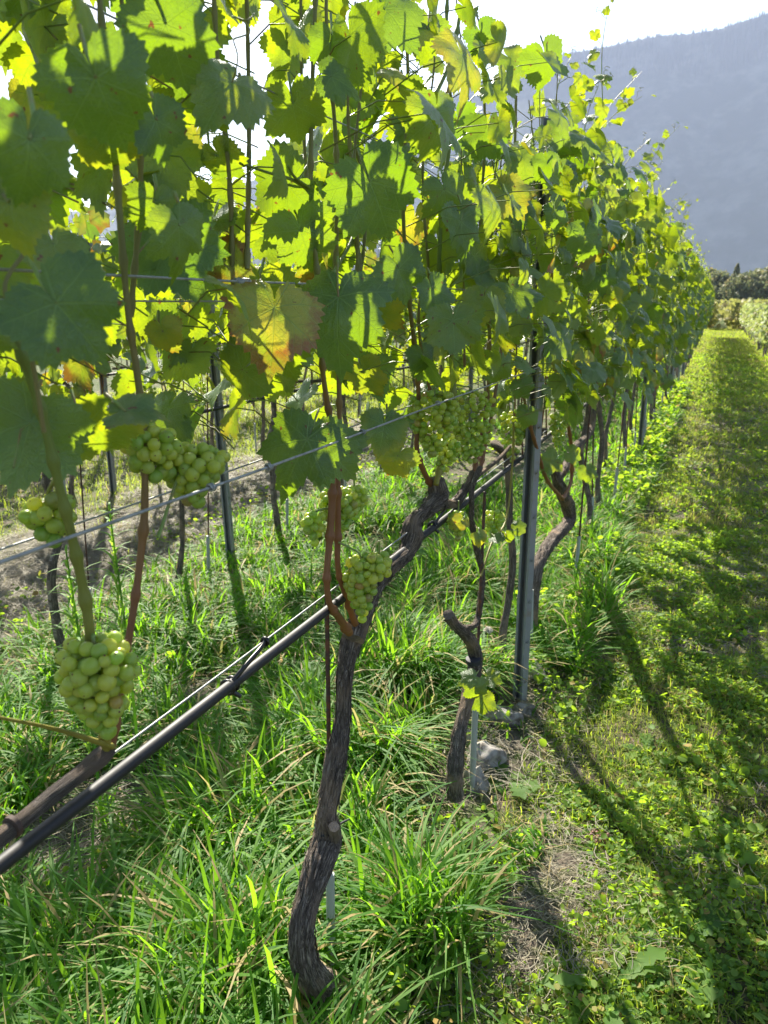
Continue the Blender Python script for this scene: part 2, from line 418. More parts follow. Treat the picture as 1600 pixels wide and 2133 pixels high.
LEAF_HI = [leaf_template(68, 4, s) for s in range(14)]
LEAF_MD = [leaf_template(44, 2, s + 20) for s in range(7)]
LEAF_LO = [leaf_template(16, 1, s + 50) for s in range(5)]
def leaf_frames(nrm, tip):
    n = nz(nrm); u = nz(tip - n * np.sum(tip * n, -1, keepdims=True)); x = np.cross(u, n)
    return np.stack([x, u, n], -1)
def add_leaves(mb, rg, pos, nrm, tip, size, tmpls, rnd=None, age=None, mat=0):
    n = len(pos); A = leaf_frames(nrm, tip) * size[:, None, None]
    ti = rg.integers(0, len(tmpls), n)
    rnd = rg.random(n) if rnd is None else rnd
    age = np.where(rg.random(n) < .12, rg.uniform(.3, .8, n), rg.uniform(0, .28, n)) if age is None else age
    for k, t in enumerate(tmpls):
        m = ti == k
        scatter(mb, (t[0], t[1]), pos[m], A[m], rnd[m], age[m], uv=t[2], mat=mat)
def petioles(mb, a, b, r, mat=1):
    """thin 3 sided curved stalks a->b"""
    n = len(a)
    if n == 0: return
    mid = (a + b) / 2 + np.array([0, 0, .012]); T = nz(b - a); u = nz(np.cross(T, [0.3, .2, 1.0])); w = np.cross(T, u)
    th = np.array([0, 2.09, 4.19]); ring = (np.cos(th)[None, :, None] * u[:, None] + np.sin(th)[None, :, None] * w[:, None]) * r
    V = np.stack([a[:, None] + ring, mid[:, None] + ring, b[:, None] + ring * .7], 1).reshape(n, 9, 3)
    f = []
    for k in range(2):
        for i in range(3): f.append([k * 3 + i, k * 3 + (i + 1) % 3, k * 3 + 3 + (i + 1) % 3, k * 3 + 3 + i])
    F = (np.array(f)[None] + (np.arange(n) * 9)[:, None, None]).reshape(-1, 4)
    mb.add(V.reshape(-1, 3), F, mat=mat)

# ------------------------------------------------------------------ grape bunches
def bunch_pts(rg, w, h, d, n, shoulder=0.0):
    pts = []
    for _ in range(n * 60):
        if len(pts) >= n: break
        t = rg.random() ** .8
        Rr = w / 2 * (np.interp(t, [0, .12, .35, .7, 1], [.55, .95, 1.0, .68, .22]))
        a = rg.uniform(0, 6.28); q = Rr * math.sqrt(rg.uniform(.35, 1)) - d * .3
        p = np.array([q * math.cos(a), q * math.sin(a) * .85, -t * h])
        if shoulder and t < .3: p[0] += shoulder * rg.random()
        if all(np.sum((p - o) ** 2) > (d * .76) ** 2 for o in pts): pts.append(p)
    return np.array(pts)
def add_bunch(parent, top, w, h, seed, d=.0165, n=70, ico=ICO2, name='grape_bunch', shoulder=0.0, lean=(0, 0), label=None, stem_to=None, extra=None):
    rg = np.random.default_rng(seed); p = bunch_pts(rg, w, h, d, n, shoulder)
    p[:, 0] += -p[:, 2] * lean[0]; p[:, 1] += -p[:, 2] * lean[1]
    if extra is not None: p = np.vstack([p, extra])
    ang = YAW; rot = np.array([[math.cos(ang), -math.sin(ang), 0], [math.sin(ang), math.cos(ang), 0], [0, 0, 1]])
    p = p @ rot.T
    mb = MB(); k = len(p); sz = d / 2 * np.clip(rg.normal(.98, .1, k), .68, 1.14)
    A = np.eye(3)[None] * sz[:, None, None]; A = A * rg.uniform(.94, 1.08, (k, 3))[:, :, None]
    scatter(mb, ico, p, A, rnd=np.clip(rg.normal(.45, .3, k) + p[:, 2] / h * .3 + .12, 0, 1), age=(rg.random(k) < .06) * rg.uniform(.3, .9, k))
    if ico is ICO3 or ico is ICO2:                              # the small dark scar on each berry, and a few specks
        nd = nz(p - np.array([0, 0, -h / 2]) + rg.normal(0, h * .25, p.shape) + [0, 0, -h * .2])
        scatter(mb, ICO1, p + nd * (sz * .985)[:, None], np.eye(3)[None] * (rg.uniform(.0006, .0011, k))[:, None, None], mat=1)
    o = mb.build(name, [M['grape'], M['raisin']], parent); o.location = top
    if label: o['label'] = label
    sb = MB(); e = np.array([0, 0, .03]) if stem_to is None else np.asarray(stem_to) - np.asarray(top)
    tube(sb, [e, e * .5 + np.array([0, 0, .004]), [0, 0, 0], [lean[0] * h * .4, 0, -h * .5], [lean[0] * h * .8, 0, -h * .85]], [.0022, .002, .002, .0015, .001], 6, 12)
    for q in p[::2]: tube(sb, [[0, 0, q[2] * .9], q], [.0008, .0007], 3, 2)
    sb.build('bunch_stem', M['petiole'], o)
    return o

def shag(mb, pts, rad, n, seed, off):
    rg = np.random.default_rng(seed); Q = catmull(np.hstack([pts, rad[:, None]]), 200); T = nz(np.gradient(Q[:, :3], axis=0))
    for _ in range(n):
        i = rg.integers(4, 185); m = rg.integers(4, 13); sl = slice(i, i + m); c, t, r0 = Q[sl, :3], T[i], Q[sl, 3]
        u = nz(np.cross(t, rg.normal(0, 1, 3))); w = np.cross(t, u); k = len(c); f = np.linspace(0, 1, k)
        lift = r0 * (1.0 + .05 + .22 * (f if rg.random() < .5 else 1 - f) ** 3) + .0006
        wd = rg.uniform(.0015, .0042) * np.sin(np.pi * np.clip(f, .06, .94)) ** .5
        cc = c + u * lift[:, None]; V = np.stack([cc - w * wd[:, None], cc + u * .0008, cc + w * wd[:, None]], 1).reshape(-1, 3) - off
        F = [[3 * a + b, 3 * a + b + 1, 3 * a + b + 4, 3 * a + b + 3] for a in range(k - 1) for b in (0, 1)]
        mb.add(V, F, uv=np.stack([np.repeat(f * .1 + rg.random(), 3), np.tile([.0, .05, .1], k) + rg.random()], 1))
# ------------------------------------------------------------------ ground, hills, haze
def axis_pts(vals): return np.unique(np.round(np.array(vals, float), 4))
gx = axis_pts(list(np.linspace(-6, 4, 120)) + list(np.linspace(-40, 40, 40)) + [-3300, -2000, -900, -300, -100, 100, 300, 900, 2000, 3300])
gy = axis_pts(list(np.linspace(-1, 10, 130)) + list(np.linspace(10, 60, 60)) + [-400, -100, -20, 100, 200, 400, 900, 2000, 4000])
def gz(x, y):
    f = np.exp(-((y / 45.) ** 2)) * np.exp(-((x / 14.) ** 2))
    bank = .035 * np.exp(-((x + .72) / .28) ** 2) + .035 * np.exp(-((x + 2.55) / .3) ** 2)
    return f * (.014 * np.sin(x * 5.1 + y * 2.3) + .012 * np.sin(y * 4.2 - x * 3.1 + 1) + .01 * np.sin(x * 11 + 2) * np.sin(y * 9.5)) + bank * f
XX, YY = np.meshgrid(gx, gy); mb = MB()
ii = np.arange(XX.size).reshape(XX.shape)
mb.add(np.stack([XX, YY, gz(XX, YY)], -1).reshape(-1, 3), np.stack([ii[:-1, :-1], ii[:-1, 1:], ii[1:, 1:], ii[1:, :-1]], -1).reshape(-1, 4))
tag(mb.build('ground', M['ground']), 'grassy vineyard ground with a mown path and bare soil', kind='structure')

def ridge_el(az):   # degrees from +Y clockwise -> elevation of the skyline
    px = [(1140, 118), (1200, 108), (1270, 96), (1330, 82), (1380, 73), (1440, 70), (1500, 60), (1550, 44), (1600, 28)]
    A, E_ = [], []
    for a, b in px:
        d = ray(a, b); A.append(math.degrees(math.atan2(d[0], d[1]))); E_.append(math.degrees(math.atan2(d[2], math.hypot(d[0], d[1]))))
    A = [-75, -50, -38, -28, -20] + A + [12, 25, 45]; E_ = [2.5, 5, 6, 9, 12.5] + E_ + [17, 15, 11]
    return np.interp(az, A, E_)
az = np.unique(np.concatenate([np.linspace(-75, 45, 160), np.arange(-15, 5, .035)])); rr = np.concatenate([np.linspace(1850, 2500, 60), [2520, 2560, 2640, 2800]])
rg = np.random.default_rng(5); AA, RR = np.meshgrid(az, rr)
t = np.clip((RR - 1850) / 650, 0, 1); top = 2500 * np.tan(np.radians(ridge_el(AA)))
und = sum(rg.uniform(.4, 1) * np.sin(AA * f + rg.uniform(0, 6) + RR * .003 * rg.uniform(-1, 1)) / f ** .7 for f in (.35, .8, 1.3))
Z = top * (t ** .8 * .9 + .1 * t ** 3) + und * 14 * np.sin(np.pi * np.clip(t, 0, 1))
trees = np.where(RR > 2380, 1, .0) * rg.random(AA.shape) ** 2 * 13 * (.35 + .65 * (np.sin(AA * 4.1) + np.sin(AA * 9.7 + 2) > -.3)) * np.clip(t * 3, 0, 1)
Z = np.where(RR <= 2500, Z + trees, Z - (RR - 2500) * .5)
Z[0] = -0.5
X_, Y_ = RR * np.sin(np.radians(AA)), RR * np.cos(np.radians(AA)); ii = np.arange(AA.size).reshape(AA.shape); mb = MB()
mb.add(np.stack([X_, Y_, np.maximum(Z, -.5)], -1).reshape(-1, 3), np.stack([ii[:-1, :-1], ii[1:, :-1], ii[1:, 1:], ii[:-1, 1:]], -1).reshape(-1, 4))
tag(mb.build('mountain', M['forest']), 'hazy blue forested mountain behind the vineyard', kind='structure')
d = ray(1525, 62); d = d / math.hypot(d[0], d[1]) * 2495; mb = MB(); b0 = d + np.array([0, 0, CAM_H - 6])
tube(mb, [b0, b0 + [0, 0, 30]], [1.0, .5], 4, 2)
o = mb.build('transmission_mast', M['post'], origin=tuple(b0)); tag(o, 'tiny thin mast standing on the mountain ridge', 'mast')

mb = MB(); box(mb, (-3400, -500, -1.0), (3400, 4200, 1000))
m, nt, out = newmat('haze_air'); v = nt.nodes.new('ShaderNodeVolumePrincipled')
v.inputs['Color'].default_value = (.56, .66, .93, 1); v.inputs['Density'].default_value = HAZE; v.inputs['Anisotropy'].default_value = .15
nt.links.new(v.outputs[0], out.inputs['Volume'])
tag(mb.build('haze', m, smooth=False), 'thin blue haze filling the valley air', kind='stuff')

# ------------------------------------------------------------------ rows
ROW = [-0.59, -2.42, -4.25, -6.08, -7.91]
VSP = 0.855
ORD = ['first', 'second', 'third', 'fourth', 'fifth', 'sixth', 'seventh', 'eighth', 'ninth', 'tenth', 'eleventh', 'twelfth', 'thirteenth', 'fourteenth']

def canopy(rg, n_shoot, n_fill, zlo, zhi, half=.44, wid=.27, back=.5):
    """leaf positions/normals/tips/sizes and shoot lines for one vine, origin at the vine's foot"""
    shoots, pos, nrm, tip, size, node = [], [], [], [], [], []
    for i in range(n_shoot):
        y0 = -half + (i + .5) / n_shoot * 2 * half + rg.normal(0, .03); top = zhi + rg.normal(0, .10)
        k = 7; zz = np.linspace(.98, top, k); line = np.stack([np.cumsum(rg.normal(0, .018, k)), y0 + np.cumsum(rg.normal(0, .022, k)), zz], 1); line[0, 0] = 0
        if rg.random() < .35: line[-2:, 0] += rg.uniform(-.12, .16); line[-1, 2] += .05
        shoots.append(line); q = catmull(line, 40)
        z = zlo + rg.uniform(-.07, .14); s = rg.choice([-1, 1])
        while z < top:
            j = np.argmin(abs(q[:, 2] - z)); b = q[j]; s = -s
            L = rg.uniform(.05, .13); az_ = rg.normal(0, .7); dirv = np.array([s * math.cos(az_), math.sin(az_), rg.uniform(0, .5)])
            p = b + dirv * L; f = (z - zlo) / (zhi - zlo)
            e = rg.uniform(.0, .9); a2 = az_ + rg.normal(0, .6)
            node.append(b); pos.append(p); nrm.append([s * math.cos(a2) * math.cos(e), math.sin(a2) * math.cos(e), math.sin(e)])
            tip.append([rg.normal(0, .35) + s * .4, rg.normal(0, .45), -1]); size.append(rg.uniform(.042, .08) * (1 - .45 * max(0, f - .75) * 3 if f > .75 else 1))
            z += rg.uniform(.055, .085)
    for i in range(n_fill):
        s = 1 if rg.random() < (1 - back) else -1; z = zlo + (zhi - zlo) * rg.random() ** .9 - .03; x = s * rg.uniform(.08, wid) * (1 if z < zhi - .2 else .75)
        p = np.array([x, rg.uniform(-half, half) * 1.05, z]); a2 = rg.normal(0, .75); e = rg.uniform(-.1, 1.0)
        node.append(p * [.4, 1, 1] + [0, rg.normal(0, .03), -.03]); pos.append(p)
        nrm.append([s * math.cos(a2) * math.cos(e), math.sin(a2) * math.cos(e), math.sin(e)])
        tip.append([rg.normal(0, .35) + s * .3, rg.normal(0, .45), -1]); size.append(rg.uniform(.03, .07))
    return shoots, np.array(node), np.array(pos), np.array(nrm), np.array(tip), np.array(size)

def tendril(mb, rg, p, d, L=.12, r=.0009, mat=1):
    t = np.linspace(0, 1, 26)[:, None]; d = nz(d); u = nz(np.cross(d, [.3, .5, 1])); w = np.cross(d, u)
    a = 14 * t ** 2 + rg.uniform(0, 6); c = L * .13 * t
    q = p + d * L * t * (1 - .35 * t) + (np.cos(a) * u + np.sin(a) * w) * c
    tube(mb, q[::2], [r] * 13, 4, 30, mat=mat)

def trunk_line(rg, top=.98, lean=.1):
    k = 7; z = np.linspace(-.04, top, k); x = np.cumsum(rg.normal(0, .022, k)); y = np.cumsum(rg.normal(0, .045, k))
    x -= x * 0; x = rg.normal(0, .03) + np.cumsum(rg.normal(0, .018, k)); y = y - y[-1] * np.linspace(0, 1, k) ** 2 * .6
    return np.stack([x, y, z], 1), np.array([.030, .021, .017, .018, .015, .017, .014]) * rg.uniform(.75, 1.15)

def make_vine(seed, lod, loc=(0, 0, 0), zlo=1.16, zhi=2.0, n_shoot=6, n_fill=110, keep=None, bunches=3, trunk=True, aged=0.0, protrude=0, back=.5, wid=.27):
    rg = np.random.default_rng(seed)
    root = empty('grapevine', loc)
    sh, node, pos, nrm, tip, size = canopy(rg, n_shoot, n_fill, zlo, zhi, wid=wid, back=back)
    if keep is not None:
        k = keep(pos + np.asarray(loc), size); node, pos, nrm, tip, size = node[k], pos[k], nrm[k], tip[k], size[k]
    if trunk:
        tb = MB(); line, r = trunk_line(rg); tube(tb, line, r, 16 if lod < 2 else 7, 60 if lod < 2 else 14, .22, seed)
        hd = line[-1]
        for s in (-1, 1):                                     # arms tied along the low wire
            L = rg.uniform(.12, .42)
            arm = [hd - [0, 0, .05], hd + [0, s * L * .5, .015], [0, hd[1] + s * L, .995]]
            tube(tb, arm, [.015, .013, .011], 12 if lod < 2 else 6, 20 if lod < 2 else 6, .2, seed + s)
        tb.build('trunk', M['bark'], root)
    if lod < 3:
        for l in sh:
            cb = MB(); l2 = l.copy(); l2[0, 2] = .96
            if not trunk: l2 = l2[l2[:, 2] > zlo + .08]
            tube(cb, l2, np.linspace(.0034, .0014, len(l2)), 7 if lod < 2 else 4, 40 if lod < 2 else 10, knots=[(i / 13 + .02, .35) for i in range(13)] if lod < 2 else None)
            cb.build('cane', M['cane'], root)
    fb = MB()
    n = len(pos); age = np.where(rg.random(n) < .10 + aged, rg.uniform(.35, .85, n), rg.uniform(0, .25, n))
    rnd = rg.random(n)
    small = size < .06; rnd = np.where(small, rnd * .4 + .6, rnd * .8)
    add_leaves(fb, rg, pos, nrm, tip, size, LEAF_HI if lod == 0 else (LEAF_MD if lod == 1 else LEAF_LO), rnd, age)
    if lod < 3: petioles(fb, node, pos, .0013)
    if lod < 2:
        for i in rg.integers(0, n, 10): tendril(fb, rg, pos[i], nrm[i] + [0, 0, .6], rg.uniform(.06, .12))
    for _ in range(protrude):                                  # loose shoot tips above and beside the canopy
        l = sh[rg.integers(0, len(sh))][-1]; dd = nz([rg.uniform(-.2, .8), rg.uniform(-.5, .6), rg.uniform(.7, 1.3)]); L = rg.uniform(.18, .38)
        pts = [l - dd * .05, l + dd * L * .5, l + dd * L + [.03, 0, -.02]]; tube(fb, pts, [.002, .0016, .0008], 4, 10, mat=1)
        q = catmull(pts, 8)[2:]; nn = len(q); s = np.linspace(.045, .016, nn)
        add_leaves(fb, rg, q + rg.normal(0, .025, (nn, 3)), rg.normal(0, .6, (nn, 3)) + [.3, -.4, .6], rg.normal(0, .6, (nn, 3)) + [0, 0, -.6], s, LEAF_MD if lod < 2 else LEAF_LO, np.full(nn, .95), np.zeros(nn))
        for i in range(3): tendril(fb, rg, q[i * 2 % nn], dd + rg.normal(0, .5, 3), .09)
    if len(pos): fb.build('foliage', [M['leaf'], M['petiole']], root)
    for b in range(bunches):
        y = rg.uniform(-.38, .38); x = rg.normal(0, .05); h = rg.uniform(.10, .15)
        add_bunch(root, (x, y, rg.uniform(1.08, 1.2)), rg.uniform(.065, .09), h, seed * 7 + b, d=.016, n=60 if lod < 2 else 34, ico=ICO2 if lod < 1 else ICO1)
    return root

def pl(pts, X=-0.59):      # [(px,py,half width px[,X])] -> world points + radii
    o, r = [], []
    for p in pts:
        x = p[3] if len(p) > 3 else X; o.append(P(p[0], p[1], x)); r.append(p[2] * PX(p[0], p[1], x))
    return np.array(o), np.array(r)
def hero_tube(parent, name, pts, mat, X=-.59, seg=12, n=90, rough=0.0, seed=1, knots=None, mb=None, label=None):
    o, r = pl(pts, X)
    if name == 'cane': r = r * .74
    own = mb is None; mb = mb or MB()
    tube(mb, o - np.array(parent.location), r, seg, n, rough, seed, knots=knots)
    if rough >= .15: shag(mb, o, r, int(n * .9), seed, np.array(parent.location))
    if own:
        ob = mb.build(name, mat, parent)
        if label: ob['label'] = label
        return ob
def hero_leaf(parent, px, py, ang, wpx, X, yaw=0, pitch=0, rnd=.3, age=.1, var=0, label=None, roll=0):
    """px,py: stalk junction; ang: tip direction in the picture (0 down, 90 right); yaw/pitch turn the blade off the viewing direction"""
    p = P(px, py, X); s = wpx * PX(px, py, X) / 1.75
    f = nz(ray(px, py)); rt = nz(np.cross(f, [0, 0, 1.])); up = np.cross(rt, f)
    n = -f * math.cos(R(yaw)) * math.cos(R(pitch)) + rt * math.sin(R(yaw)) + up * math.sin(R(pitch))
    a = R(ang); t = -up * math.cos(a) + rt * math.sin(a)
    b = MB(); T = LEAF_HI[var % len(LEAF_HI)]; A = leaf_frames(n[None], t[None]) * s
    scatter(b, (T[0], T[1]), np.array([p]) - np.array(parent.location), A, np.array([rnd]), np.array([age]), uv=T[2])
    o = b.build('leaf', [M['leaf'], M['petiole']], parent)
    if label: o['label'] = label
    pb = MB(); q = p - np.array(parent.location); back = -nz(t) * s * .5 + f * .04
    tube(pb, [q, q + back * .5 + n * .008, q + back + up * .01], [.0016, .0017, .002], 6, 10)
    pb.build('leaf_stalk', M['petiole'], o)
    return o

CLEAR = [(230, 800, 640, 1200), (600, 780, 830, 1330), (840, 790, 1075, 1120), (930, 1000, 1100, 1600), (60, 1000, 470, 1700), (0, 1060, 500, 2133), (640, 280, 850, 760)]
def keep_fn(zmin):
    def f(p, s):
        q = proj(p); ok = ~np.isnan(q[:, 2]); z = (p[:, 2] > zmin(p[:, 1])) & ~((p[:, 0] > -.47) & (q[:, 0] < 900))
        near = q[:, 2] > .42
        box_ = np.zeros(len(p), bool)
        for a, b, c, d in CLEAR: box_ |= (q[:, 0] > a - 30) & (q[:, 0] < c + 30) & (q[:, 1] > b - 20) & (q[:, 1] < d) & (p[:, 0] > -.66)
        box_ |= (q[:, 0] > 1088) & (q[:, 0] < 1140) & (q[:, 1] > 690) & (q[:, 1] < 900)
        gap = ((q[:, 0] - 545) ** 2 / 75 ** 2 + (q[:, 1] - 255) ** 2 / 110 ** 2 < 1) | (((q[:, 0] - 655) ** 2 + (q[:, 1] - 150) ** 2) < 75 ** 2) | (((q[:, 0] - 310) ** 2 + (q[:, 1] - 15) ** 2) < 80 ** 2) | (((q[:, 0] - 500) ** 2 + (q[:, 1] - 80) ** 2) < 70 ** 2)
        return z & (near | ~ok) & ~(box_ & ok) & ~(gap & ok)
    return f

# vine feet along the path-side row
feet = [1.19 + VSP * i for i in range(-2, 41)]
zl = lambda y: np.where(y < 1.6, 1.31, np.where(y < 2.6, 1.18, 0))
vines = []
for i, y in enumerate(feet):
    hero = i < 5; loc = (ROW[0], y, 0.0)
    if i == 0:      # out of frame to the left below, its leaves close to the camera
        v = make_vine(100, 0, loc, 1.34, 2.05, 5, 80, keep_fn(zl), 0, trunk=False, back=.8)
    elif i == 1: v = make_vine(101, 0, loc, 1.34, 2.05, 6, 145, keep_fn(zl), 0, trunk=False, back=.8)
    elif i == 2: v = make_vine(102, 0, loc, 1.3, 2.05, 6, 225, keep_fn(zl), 0, trunk=False, protrude=1, back=.75)
    elif i == 3: v = make_vine(103, 0, loc, 1.2, 2.02, 7, 265, keep_fn(zl), 0, trunk=False, protrude=2, back=.5)
    elif i == 4: v = make_vine(104, 0, loc, 1.16, 2.10, 6, 255, keep_fn(zl), 2, trunk=True, protrude=3)
    elif i == 5: v = make_vine(105, 1, loc, 1.12, 2.10, 6, 270, keep_fn(zl), 2, trunk=False, protrude=4, wid=.31)
    elif i < 9: v = make_vine(100 + i, 1, loc, 1.05, 2.08, 7, 310, None, 3, protrude=4, wid=.35)
    elif i < 13:
        v = make_vine(100 + i, 2, loc, 1.0, 2.05, 8, 330, None, 3, protrude=4, wid=.37)
        if i == 9: protos_far = []
        protos_far.append(v)
    else:
        v = copy_tree(protos_far[i % 4]); v.location = loc
        v.rotation_euler = (0, 0, math.pi if i % 3 == 0 else 0)
    vines.append(v)
look = ['bunches hanging from a trunk left of the frame and large blurred leaves', 'red canes beside the blurred leaves at the left edge', 'thick bent old trunk and two red brown canes in front', 'thin forked trunk and leafy sprig beside the pale stones', 'crooked trunk standing close to the front steel post']
for i, v in enumerate(vines):
    if i < 5: lb = 'grapevine with ' + look[i]
    elif i < 14: lb = ORD[i - 3] + ' grapevine past the bent old trunk in the row beside the grass path'
    else: lb = 'distant grapevine near the far end of the row beside the grass path'
    tag(v, lb, 'grapevine', 'grapevines of the row beside the path')

# --- vine at the left edge (index 1): grey arm, canes, bunches
v0, v1, v2, v3, v5 = vines[1], vines[2], vines[3], vines[4], vines[5]
hero_tube(v0, 'trunk', [(-420, 1960, 28), (-60, 1790, 19), (0, 1745, 18), (90, 1672, 17), (165, 1612, 17), (205, 1580, 20), (228, 1560, 15)], M['oldwood'], -.57, 28, 120, .12, 3)
tb = MB(); o_, r_ = pl([(22, 1725, 23, -.57), (30, 1719, 24, -.57)]); tube(tb, o_ - np.array(v0.location), r_ * 1.06, 12, 4); tb.build('tie', M['rod'], v0)
kn = [(i / 11 + .03, .28) for i in range(11)]
hero_tube(v0, 'cane', [(222, 1560, 12, -.565), (203, 1450, 13, -.55), (190, 1340, 14), (176, 1240, 14), (148, 1110, 13), (118, 990, 13), (92, 880, 13), (58, 770, 14), (22, 690, 13), (-60, 560, 12)], M['green_cane'], -.53, 12, 140, knots=kn)
hero_tube(v0, 'cane', [(232, 1556, 13), (262, 1370, 11), (284, 1230, 10), (299, 1100, 11), (302, 1000, 10), (298, 880, 10), (286, 780, 10), (266, 640, 9), (248, 430, 10), (235, 260, 9), (215, 80, 8), (200, -80, 8)], M['cane'], -.575, 12, 160, knots=kn)
hero_tube(v0, 'cane', [(92, 900, 7), (60, 720, 7), (10, 600, 6), (60, 500, 6), (-30, 440, 6)], M['cane'], -.5, 10, 60)
hero_tube(v0, 'cane', [(235, 1555, 9), (120, 1520, 6), (0, 1495, 5), (-80, 1480, 5)], M['green_cane'], -.56, 8, 40)
def hb(par, px, py, wpx, hpx, X, seed, n, d=.0165, shoulder=0.0, lean=(0, 0), stem=None, ico=ICO3, label=None):
    t = PX(px, py, X); top = P(px, py - hpx / 2, X)
    add_bunch(par, tuple(top - np.array(par.location)), wpx * t, hpx * t * .92, seed, d, n, ico, shoulder=shoulder * t, lean=lean, label=label,
              stem_to=None if stem is None else P(*stem) - np.array(par.location))
hb(v0, 195, 1450, 168, 232, -.52, 11, 200, .0150, stem=(198, 1330, -.53), label='large green bunch low at the left, above the grey arm')
hb(v0, 98, 1090, 115, 105, -.56, 12, 60, .0158, stem=(120, 1000, -.53), label='small round green bunch behind the green cane')
hb(v0, 310, 955, 125, 115, -.575, 13, 95, .0155, stem=(299, 880, -.575), label='left bunch of the pair with a few pinkish berries')
hb(v0, 395, 1000, 140, 135, -.56, 14, 120, .0155, shoulder=20, stem=(330, 1120, -.56), label='right bunch of the pair with yellow berries on top')
# --- vine with the thick bent trunk (index 2)
tb = MB()
hero_tube(v1, 'trunk', [(790, 2165, 24, -.60), (722, 2108, 50, -.60), (676, 2070, 40, -.61), (638, 2005, 28), (630, 1935, 24), (644, 1865, 24), (664, 1800, 28), (683, 1745, 28), (681, 1700, 20), (690, 1640, 21), (700, 1580, 21), (713, 1500, 16), (717, 1420, 15), (728, 1350, 20), (742, 1310, 23)], M['bark'], -.60, 48, 420, .24, 5, mb=tb)
hero_tube(v1, 'trunk', [(738, 1330, 24), (752, 1290, 22), (775, 1230, 19), (803, 1192, 17), (845, 1152, 16), (857, 1118, 22), (862, 1088, 16), (890, 1060, 15), (912, 1035, 21), (908, 1000, 16)], M['bark'], -.585, 32, 260, .18, 6, mb=tb)
hero_tube(v1, 'trunk', [(905, 1052, 14), (935, 1050, 9), (950, 1045, 10), (975, 1010, 8), (985, 985, 7)], M['bark'], -.585, 20, 60, .2, 7, mb=tb)
hero_tube(v1, 'trunk', [(700, 1760, 12, -.585), (697, 1735, 12, -.575), (696, 1722, 11, -.568)], M['bark'], -.585, 14, 12, .12, 8, mb=tb)
tb.build('trunk', M['bark'], v1)
tb = MB(); o_, r_ = pl([(680, 1716, 25), (684, 1722, 25)], -.60); tube(tb, o_ - np.array(v1.location), r_ * 1.04, 16, 6)
hero_tube(v1, 'tie', [(705, 1718, 2), (716, 1712, 2.5), (728, 1706, 1.5)], None, -.585, mb=tb, n=8, seg=6); tb.build('tie', M['twine'], v1)
hero_tube(v1, 'cane', [(728, 1318, 12), (705, 1285, 11), (686, 1255, 9), (681, 1200, 9), (687, 1120, 10), (692, 1040, 10), (693, 960, 8), (688, 880, 8), (672, 770, 7), (667, 650, 7), (660, 560, 7), (648, 450, 7), (647, 350, 7), (650, 200, 6), (655, 60, 6), (660, -80, 5)], M['cane'], -.575, 14, 240, knots=[(i / 15 + .02, .3) for i in range(15)])
hero_tube(v1, 'cane', [(740, 1300, 10), (718, 1235, 8), (704, 1180, 8), (704, 1100, 9), (704, 1000, 8), (707, 860, 7), (704, 720, 7), (700, 580, 7), (702, 430, 6), (700, 300, 6), (690, 170, 5), (680, 40, 5), (682, -80, 5)], M['cane'], -.58, 14, 240, knots=[(i / 14 + .05, .3) for i in range(14)])
hero_tube(v1, 'cane', [(668, 600, 5), (700, 560, 5), (745, 480, 5), (800, 380, 5), (860, 290, 7), (905, 200, 7), (940, 120, 6), (960, 20, 5)], M['green_cane'], -.57, 10, 120, knots=[(i / 9 + .05, .3) for i in range(9)])
hero_tube(v1, 'cane', [(500, 340, 4), (560, 360, 4), (610, 375, 5), (648, 400, 5)], M['green_cane'], -.575, 8, 40)
hero_tube(v1, 'cane', [(600, 345, 3), (615, 370, 4), (646, 392, 4)], M['green_cane'], -.57, 8, 30)
hero_tube(v1, 'cane', [(908, 1010, 8), (925, 940, 8), (938, 880, 9), (944, 790, 8), (930, 680, 7), (915, 560, 6), (925, 400, 6), (940, 250, 5), (930, 80, 5), (935, -60, 4)], M['green_cane'], -.575, 12, 160, knots=kn)
hero_tube(v1, 'cane', [(900, 1015, 8), (880, 975, 8), (868, 930, 7), (872, 850, 6), (868, 760, 6), (850, 600, 6), (840, 420, 5), (850, 200, 5), (845, 20, 4)], M['cane'], -.595, 12, 160, knots=kn)
hero_tube(v1, 'cane', [(985, 990, 6), (1000, 930, 6), (1015, 830, 5), (1020, 700, 5), (1000, 500, 4), (1010, 300, 4), (1005, 80, 4)], M['cane'], -.59, 10, 120, knots=kn)
hb(v1, 705, 1075, 85, 110, -.60, 21, 70, .016, stem=(706, 1010, -.58), label='back bunch behind the two red canes')
hb(v1, 738, 1055, 60, 75, -.62, 22, 30, .016)
hb(v1, 655, 1105, 55, 70, -.60, 23, 26, .016, stem=(690, 1060, -.58))
hb(v1, 752, 1235, 78, 150, -.545, 24, 110, .0165, shoulder=24, stem=(705, 1130, -.575), label='front bunch with sunlit yellow shoulder at the trunk head')
hb(v1, 790, 1180, 62, 45, -.55, 25, 20, .0165, label='small yellow shoulder of berries')
hb(v1, 905, 890, 108, 145, -.56, 26, 120, .0160, stem=(925, 800, -.575), label='left half of the large crowded bunch', ico=ICO2)
hb(v1, 985, 895, 112, 160, -.56, 27, 130, .0160, stem=(942, 800, -.575), label='right half of the large crowded bunch, yellow on its sunny side', ico=ICO2)
hb(v1, 925, 950, 70, 90, -.57, 28, 40, .0160, ico=ICO2)
